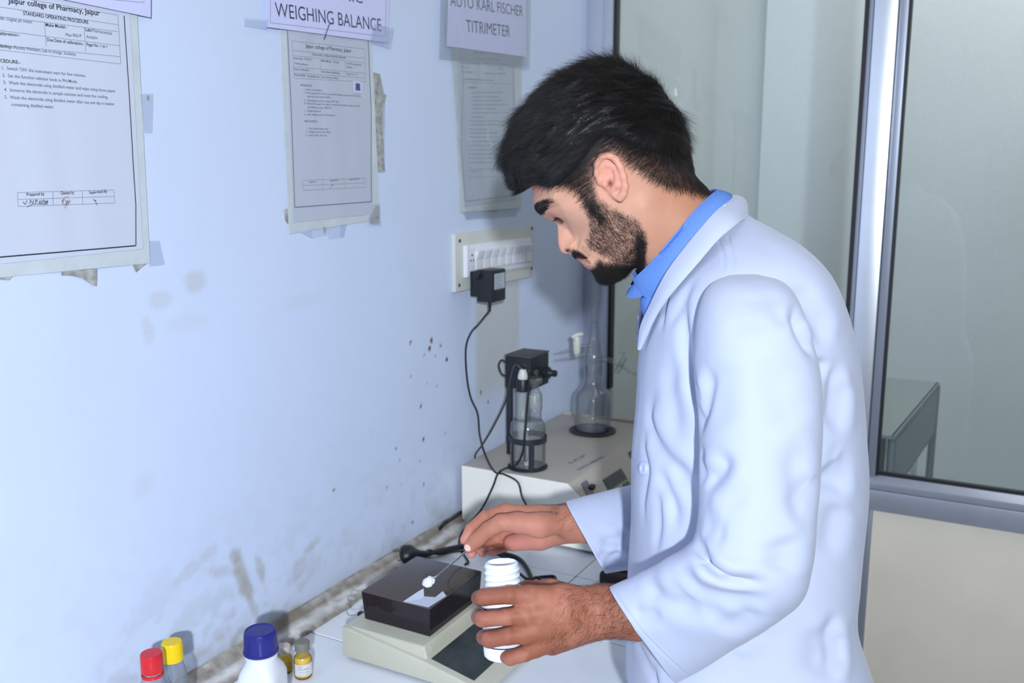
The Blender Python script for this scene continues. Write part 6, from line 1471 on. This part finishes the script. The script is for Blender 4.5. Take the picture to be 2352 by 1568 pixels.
def scalp_hair():
    u, v, z = to_head(HV); Tt = np.clip(_tps_ev(HTf, np.clip(u, 1170, 1620), np.clip(v, 180, 480)), 2, 56)
    w = sstep(3, 12, Tt)+.15
    R, N = sample(HV, HQ, HN, 62000, w); u, v, z = to_head(R); n = len(R); T = np.clip(_tps_ev(HTf, np.clip(u, 1170, 1620), np.clip(v, 180, 480)), 2, 56)
    back = sstep(1470, 1570, u)*sstep(200, 330, v); top = sstep(270, 190, v-.25*(u-1400))
    cl = fbm(u*.03+z*.02, v*.05+z*.03, 111)-.5
    du = -.86*(1-back)+.15*back+RNG.normal(0, .16, n)+.5*cl; dv = .45*(1-back)+1.0*back+RNG.normal(0, .16, n)-.6*cl; dz = np.sign(z)*.10+RNG.normal(0, .14, n)
    L = (.008+.016*sstep(5, 30, T))*(.6+.8*RNG.random(n)); q = sstep(1270, 1205, u)*sstep(335, 395, v); du = du*(1-q)-.5*q; dv = dv*(1-q)-.15*q; L = L*(1-.55*q); lf0 = .18+.25*top*RNG.random(n)+RNG.normal(0, .08, n); lf1 = .05+.30*top*RNG.random(n)+RNG.normal(0, .12, n)
    S1 = grow(R-N*.0012, N, headvec(du, dv, dz), L, np.clip(lf0, .02, .8), np.clip(lf1, -.2, .8), .28, 7, 70, 3)
    strands('hair_strands', S1, .000085, .00003, m_hair, hair_o)
    # short faded hair straight from the skin at the sides and nape
    m = inside_mask(HAIR_POLY, BU, BVv, 24)*(BDist < .26)*sstep(28, 15, hairT/HK)*(np.abs(BZ) > 10)
    keep = (m[BQ].max(1) > .02); R, N = sample(BV, BQ[keep], BN, 38000, m); u, v, z = to_head(R); n = len(R); back = sstep(1470, 1570, u)
    S2 = grow(R, N, headvec(-.75*(1-back)+.1*back+RNG.normal(0, .2, n), .6*(1-back)+.95*back+RNG.normal(0, .2, n), RNG.normal(0, .1, n)), .0035+(.003+.0007*np.clip(_tps_ev(HTf, u, v), 2, 20))*RNG.random(n), np.full(n, .32), np.full(n, .12), .2, 5, 50, 5)
    strands('short_hair', S2, .00007, .00003, m_hair, hair_o)
    # stray tufts standing up at the crown and wavy locks on the quiff
    sel = []
    R, N = sample(HV, HQ, HN, 9000, sstep(235, 185, to_head(HV)[1])+.5*sstep(1230, 1170, to_head(HV)[0])*sstep(420, 380, to_head(HV)[1])); u, v, z = to_head(R); n = len(R)
    S3 = grow(R-N*.002, N, headvec(np.where(u < 1260, -.5, -.3)+RNG.normal(0, .45, n), np.where(u < 1230, .1, -.1)+RNG.normal(0, .3, n), RNG.normal(0, .4, n)), .007+.011*RNG.random(n), .5+.4*RNG.random(n), .1+.6*RNG.random(n), .7, 7, 90, 9)
    strands('stray_hair', S3, .00008, .00002, m_hair, hair_o)
scalp_hair()
def beard():
    w = beard_density(BU, BVv)*(BDist < .25); keep = w[BQ].max(1) > .02
    R, N = sample(BV, BQ[keep], BN, 26000, w); u, v, z = to_head(R); n = len(R); dn = beard_density(u, v)
    sd = sstep(480, 560, v); cl = fbm(u*.07+z*.03, v*.07, 121)-.5
    ck = sstep(500, 530, v)*sstep(615, 580, v-.2*(u-1400)); du = .45*(1-ck)+.85*ck-.35*sstep(610, 640, v)+RNG.normal(0, .3, n)+.9*cl; dv = .85*(1-ck)+.42*ck+RNG.normal(0, .25, n); dz = RNG.normal(0, .3, n)
    mous = inside_mask(MOUS_POLY, u, v, 6); du = du*(1-mous)+mous*.7; dv = dv*(1-mous)+mous*.8; dz = dz+mous*np.sign(z)*.6
    L = (.0035+.0055*dn)*(.6+.8*RNG.random(n)); ch = sstep(600, 635, v-.2*(u-1400)); L = L*(1+.5*ch)*(1-.35*mous)
    S = grow(R-N*.0002, N, headvec(du, dv, dz), L, .35+.25*RNG.random(n)+.2*ch, .05+.2*RNG.random(n), .75, 6, 100, 7)
    strands('beard', S, .00008, .000035, m_beard, man)
    # eyebrows
    BP = [(1228, 478), (1236, 469), (1250, 462), (1266, 459), (1274, 459), (1263, 466), (1254, 475), (1247, 487), (1240, 490), (1231, 486)]
    w = inside_mask(BP, BU, BVv, 5)*(BDist < .25)*(np.abs(BZ) > 12); keep = w[BQ].max(1) > .05
    R, N = sample(BV, BQ[keep], BN, 3600, w); n = len(R)
    S = grow(R, N, headvec(.8+RNG.normal(0, .12, n), -.52+RNG.normal(0, .14, n), np.sign(to_head(R)[2])*.3), .0035+.0035*RNG.random(n), np.full(n, .2), np.full(n, .04), .12, 5, 40, 11)
    strands('eyebrow', S, .00010, .00004, m_hair, man)
    # eyelashes of both lowered lids
    LS = []
    for sgn in (1, -1):
        for t in np.linspace(0, 1, 46):
            u0, v0 = 1278+18*t, 499+7*t-5*math.sin(t*math.pi); h = BVH_body.ray_cast(Vector(from_head(u0, v0, sgn*260)), Vector(-HZ*sgn))
            if h[0] is None: continue
            p = np.array(h[0]); nrm = np.array(h[1]); d = headvec(np.array([-.62+.5*t]), np.array([.70]), np.array([.42*sgn]))[0]; d /= np.linalg.norm(d); L = .0062*(.8+.4*random.random())
            LS.append([p-nrm*.0004, p+d*L*.4+nrm*.0004, p+d*L*.75+HY*(-.0002), p+d*L+HY*.0009])
    strands('eyelash', np.array(LS), .00013, .00005, m_hair, man)
beard()
def lid_line():
    for sgn in (1, -1):
        pts = []
        for t in np.linspace(0, 1, 14):
            u0, v0 = 1274+24*t, 498+9*t-5*math.sin(t*math.pi); h = BVH_body.ray_cast(Vector(from_head(u0, v0, sgn*260)), Vector(-HZ*sgn))
            if h[0] is not None: pts.append(np.array(h[0])+np.array(h[1])*.0001)
        if len(pts) > 4: tube('lid_edge', pts, [.0003, .0008, .0008, .0003], mat('dark_lid_edge', rgb(70, 46, 40), .5), man, 6, 2)
lid_line()
def arm_hair():
    WS = []
    w = np.zeros(len(BV))
    for u0, v0, d, su, a in ((1385, 1400, 1.06, .040, 1.0), (1345, 1385, 1.06, .026, .8), (1420, 1400, 1.05, .03, 1.0), (1285, 1460, 1.06, .016, .8), (1270, 1475, 1.062, .014, .6), (1400, 1350, 1.08, .02, .9), (1300, 1165, 1.36, .03, .8), (1280, 1160, 1.37, .02, .6)):
        w = np.maximum(w, a*np.exp(-(np.linalg.norm(BV-P(u0, v0, d), axis=1)/su)**2))
    w = w*sstep(.05, .3, w)*(BN@CF < .5); keep = w[BQ].max(1) > .05
    R, N = sample(BV, BQ[keep], BN, 1050, w); n = len(R); cl = vnoise(R[:, 0]*60, R[:, 2]*60+R[:, 1]*40, 131)-.5
    D = -CR[None]*(.4+RNG.normal(0, .3, n))[:, None]-CU[None]*(.7+RNG.normal(0, .3, n)+1.2*cl)[:, None]
    S = grow(R, N, D, .007+.010*RNG.random(n), np.full(n, .3), np.full(n, .05), .7, 6, 80, 13); strands('arm_hair', S, .00007, .00003, m_armh, man)
arm_hair()

# ================================================================== WHAT HE HOLDS
m_wbot = mat('white_bottle_plastic', rgb(236, 240, 246), .35, spec=.4)
bT, bB = P(1152, 1290, 1.098), P(1162, 1506, 1.100); ax_ = bT-bB; Hb = np.linalg.norm(ax_)
wbot = tag(empty('white_bottle', bB), 'open white plastic bottle with a threaded neck held in the left hand', 'bottle')
Mb = frame(bB, ax_, CR); k = 1.098/FPX; rn = 38*k; rb_ = .0262
def thread(r, h, a):
    if Hb-.026 < h < Hb-.004 and r > rn*.9:
        ph = (h/.0072-a/(2*math.pi)) % 1; return (r*(1+.085*max(0, 1-abs(ph-.5)*3.6)), h)
    return (r, h)
neck = [(rn, Hb-.030+.0007*i) for i in range(40)]
lathe('body', [(0, .0006), (rb_*.9, .0006), (rb_*.985, .003), (rb_, .008), (rb_, Hb-.048), (rb_*.995, Hb-.042), (rn*1.2, Hb-.0345), (rn*1.17, Hb-.0335), (rn*1.17, Hb-.031), (rn, Hb-.0305)]+neck+[(rn, Hb-.0022), (rn*.99, Hb-.0012), (rn*.9, Hb), (rn*.86, Hb-.001), (rn*.86, Hb-.03), (0, Hb-.031)], Mb, m_wbot, wbot, 72, 40, 1.0, thread)
lw = []; lf = []; n = 30
for j, z in enumerate((.018, Hb-.052)):
    for i in range(n+1): a = math.pi*(-.05+1.05*i/n)*-1+.25; lw.append(Mb @ Vector(((rb_+.0003)*math.cos(a), (rb_+.0003)*math.sin(a), z)))
for i in range(n): lf.append((i, i+1, n+2+i, n+1+i))
mk('label', lw, lf, m_lab, wbot)
lw = []; lf = []
for j, z in enumerate((.0165, Hb-.0505)):
    for i in range(n+1): a = math.pi*(-.05+1.05*i/n)*-1+.25; lw.append(Mb @ Vector(((rb_+.00022)*math.cos(a), (rb_+.00022)*math.sin(a), z)))
for i in range(n): lf.append((i, i+1, n+2+i, n+1+i))
mk('label_border', lw, lf, m_navy, wbot)

sp = tag(empty('spatula', P(985, 1336, 1.385)), 'steel spatula tipped with white powder in the right hand', 'spatula')
sp0, sp1, sp2 = P(1003, 1323, 1.386), P(1066, 1270, 1.366), P(1140, 1206, 1.350)
m_steel = mat('stainless_steel', rgb(186, 186, 196), .28, metal=.85)
pts = np.array([sp0*(1-t)+sp1*t if t <= 1 else sp1*(2-t)+(sp1+(sp1-sp0)*.9)*(t-1) for t in np.linspace(0, 2, 16)])
vs, fs = tube_arrays(pts, [.0026, .0042, .0058, .0062], 12, .22); mk('shaft', vs, fs, m_steel, sp)
d_ = (sp0-sp1)/np.linalg.norm(sp0-sp1); vs, fs = tube_arrays(np.array([sp0-d_*.004, sp0+d_*.002, sp0+d_*.010, sp0+d_*.016, sp0+d_*.019]), [.003, .0055, .0075, .006, .001], 14, .25); mk('blade', vs, fs, m_steel, sp)
def lump():
    bm = bmesh.new(); bmesh.ops.create_icosphere(bm, subdivisions=5, radius=1); c = P(985, 1336, 1.383)
    e1 = -CR*.86+(-CU)*.5; e1 /= np.linalg.norm(e1); e2 = np.cross(CF, e1)
    for v in bm.verts:
        q = np.array(v.co); r = 1+.34*(float(fbm(np.array(q[0]*2.2+5), np.array(q[1]*2.2+q[2]*1.7), 91))-.5)+.16*(float(vnoise(np.array(q[0]*7), np.array(q[1]*7+q[2]*5), 93))-.5)
        v.co = Vector(c+(e1*q[0]*.0094+e2*q[1]*.0074-CF*q[2]*.0070)*r)
    from_bm('powder_heap', bm, m_wht, sp, True, None)
lump()
# thumb nail of the right hand and nails of the left hand that show
m_nail = mat('finger_nail', rgb(226, 190, 182), .28, spec=.6)
def nail(c, along, up, l, w):
    along = along/np.linalg.norm(along); up = up-along*(up@along); up /= np.linalg.norm(up); side = np.cross(along, up); V = []; n, m_ = 8, 10
    for lay in (0, -.0011):
        for j in range(m_+1):
            for i in range(n+1):
                s = -1+2*i/n; t = j/m_; ww = w*(1-.35*max(0, (t-.7)/.3)**2)*(1-.3*max(0, (.25-t)/.25)**2)
                V.append(c+along*l*(t-.5)+side*ww*s+up*(-.42*w*s*s-.0006*(2*t-1)**2+lay))
    I = lambda i, j: j*(n+1)+i; k = (n+1)*(m_+1); F = []
    for j in range(m_):
        for i in range(n): F += [(I(i, j), I(i+1, j), I(i+1, j+1), I(i, j+1)), (k+I(i, j), k+I(i, j+1), k+I(i+1, j+1), k+I(i+1, j))]
    rim = [I(i, 0) for i in range(n)]+[I(n, j) for j in range(m_)]+[I(i, m_) for i in range(n, 0, -1)]+[I(0, j) for j in range(m_, 0, -1)]
    for a, b in zip(rim, rim[1:]+rim[:1]): F.append((a, b, k+b, k+a))
    return mk('thumb_nail', V, F, m_nail, man)
th = P(1074, 1260, 1.353)-P(1100, 1236, 1.350); nu_ = -CF*.75+CU*.35-CR*.55
h_ = BVH_body.ray_cast(Vector(CAM), Vector(ray(1076, 1256)))
if h_[0] is not None: nail(np.array(h_[0])+np.array(h_[1])*.0006, th, np.array(h_[1]) if np.array(h_[1])@CF < 0 else -np.array(h_[1]), .0125, .0052)
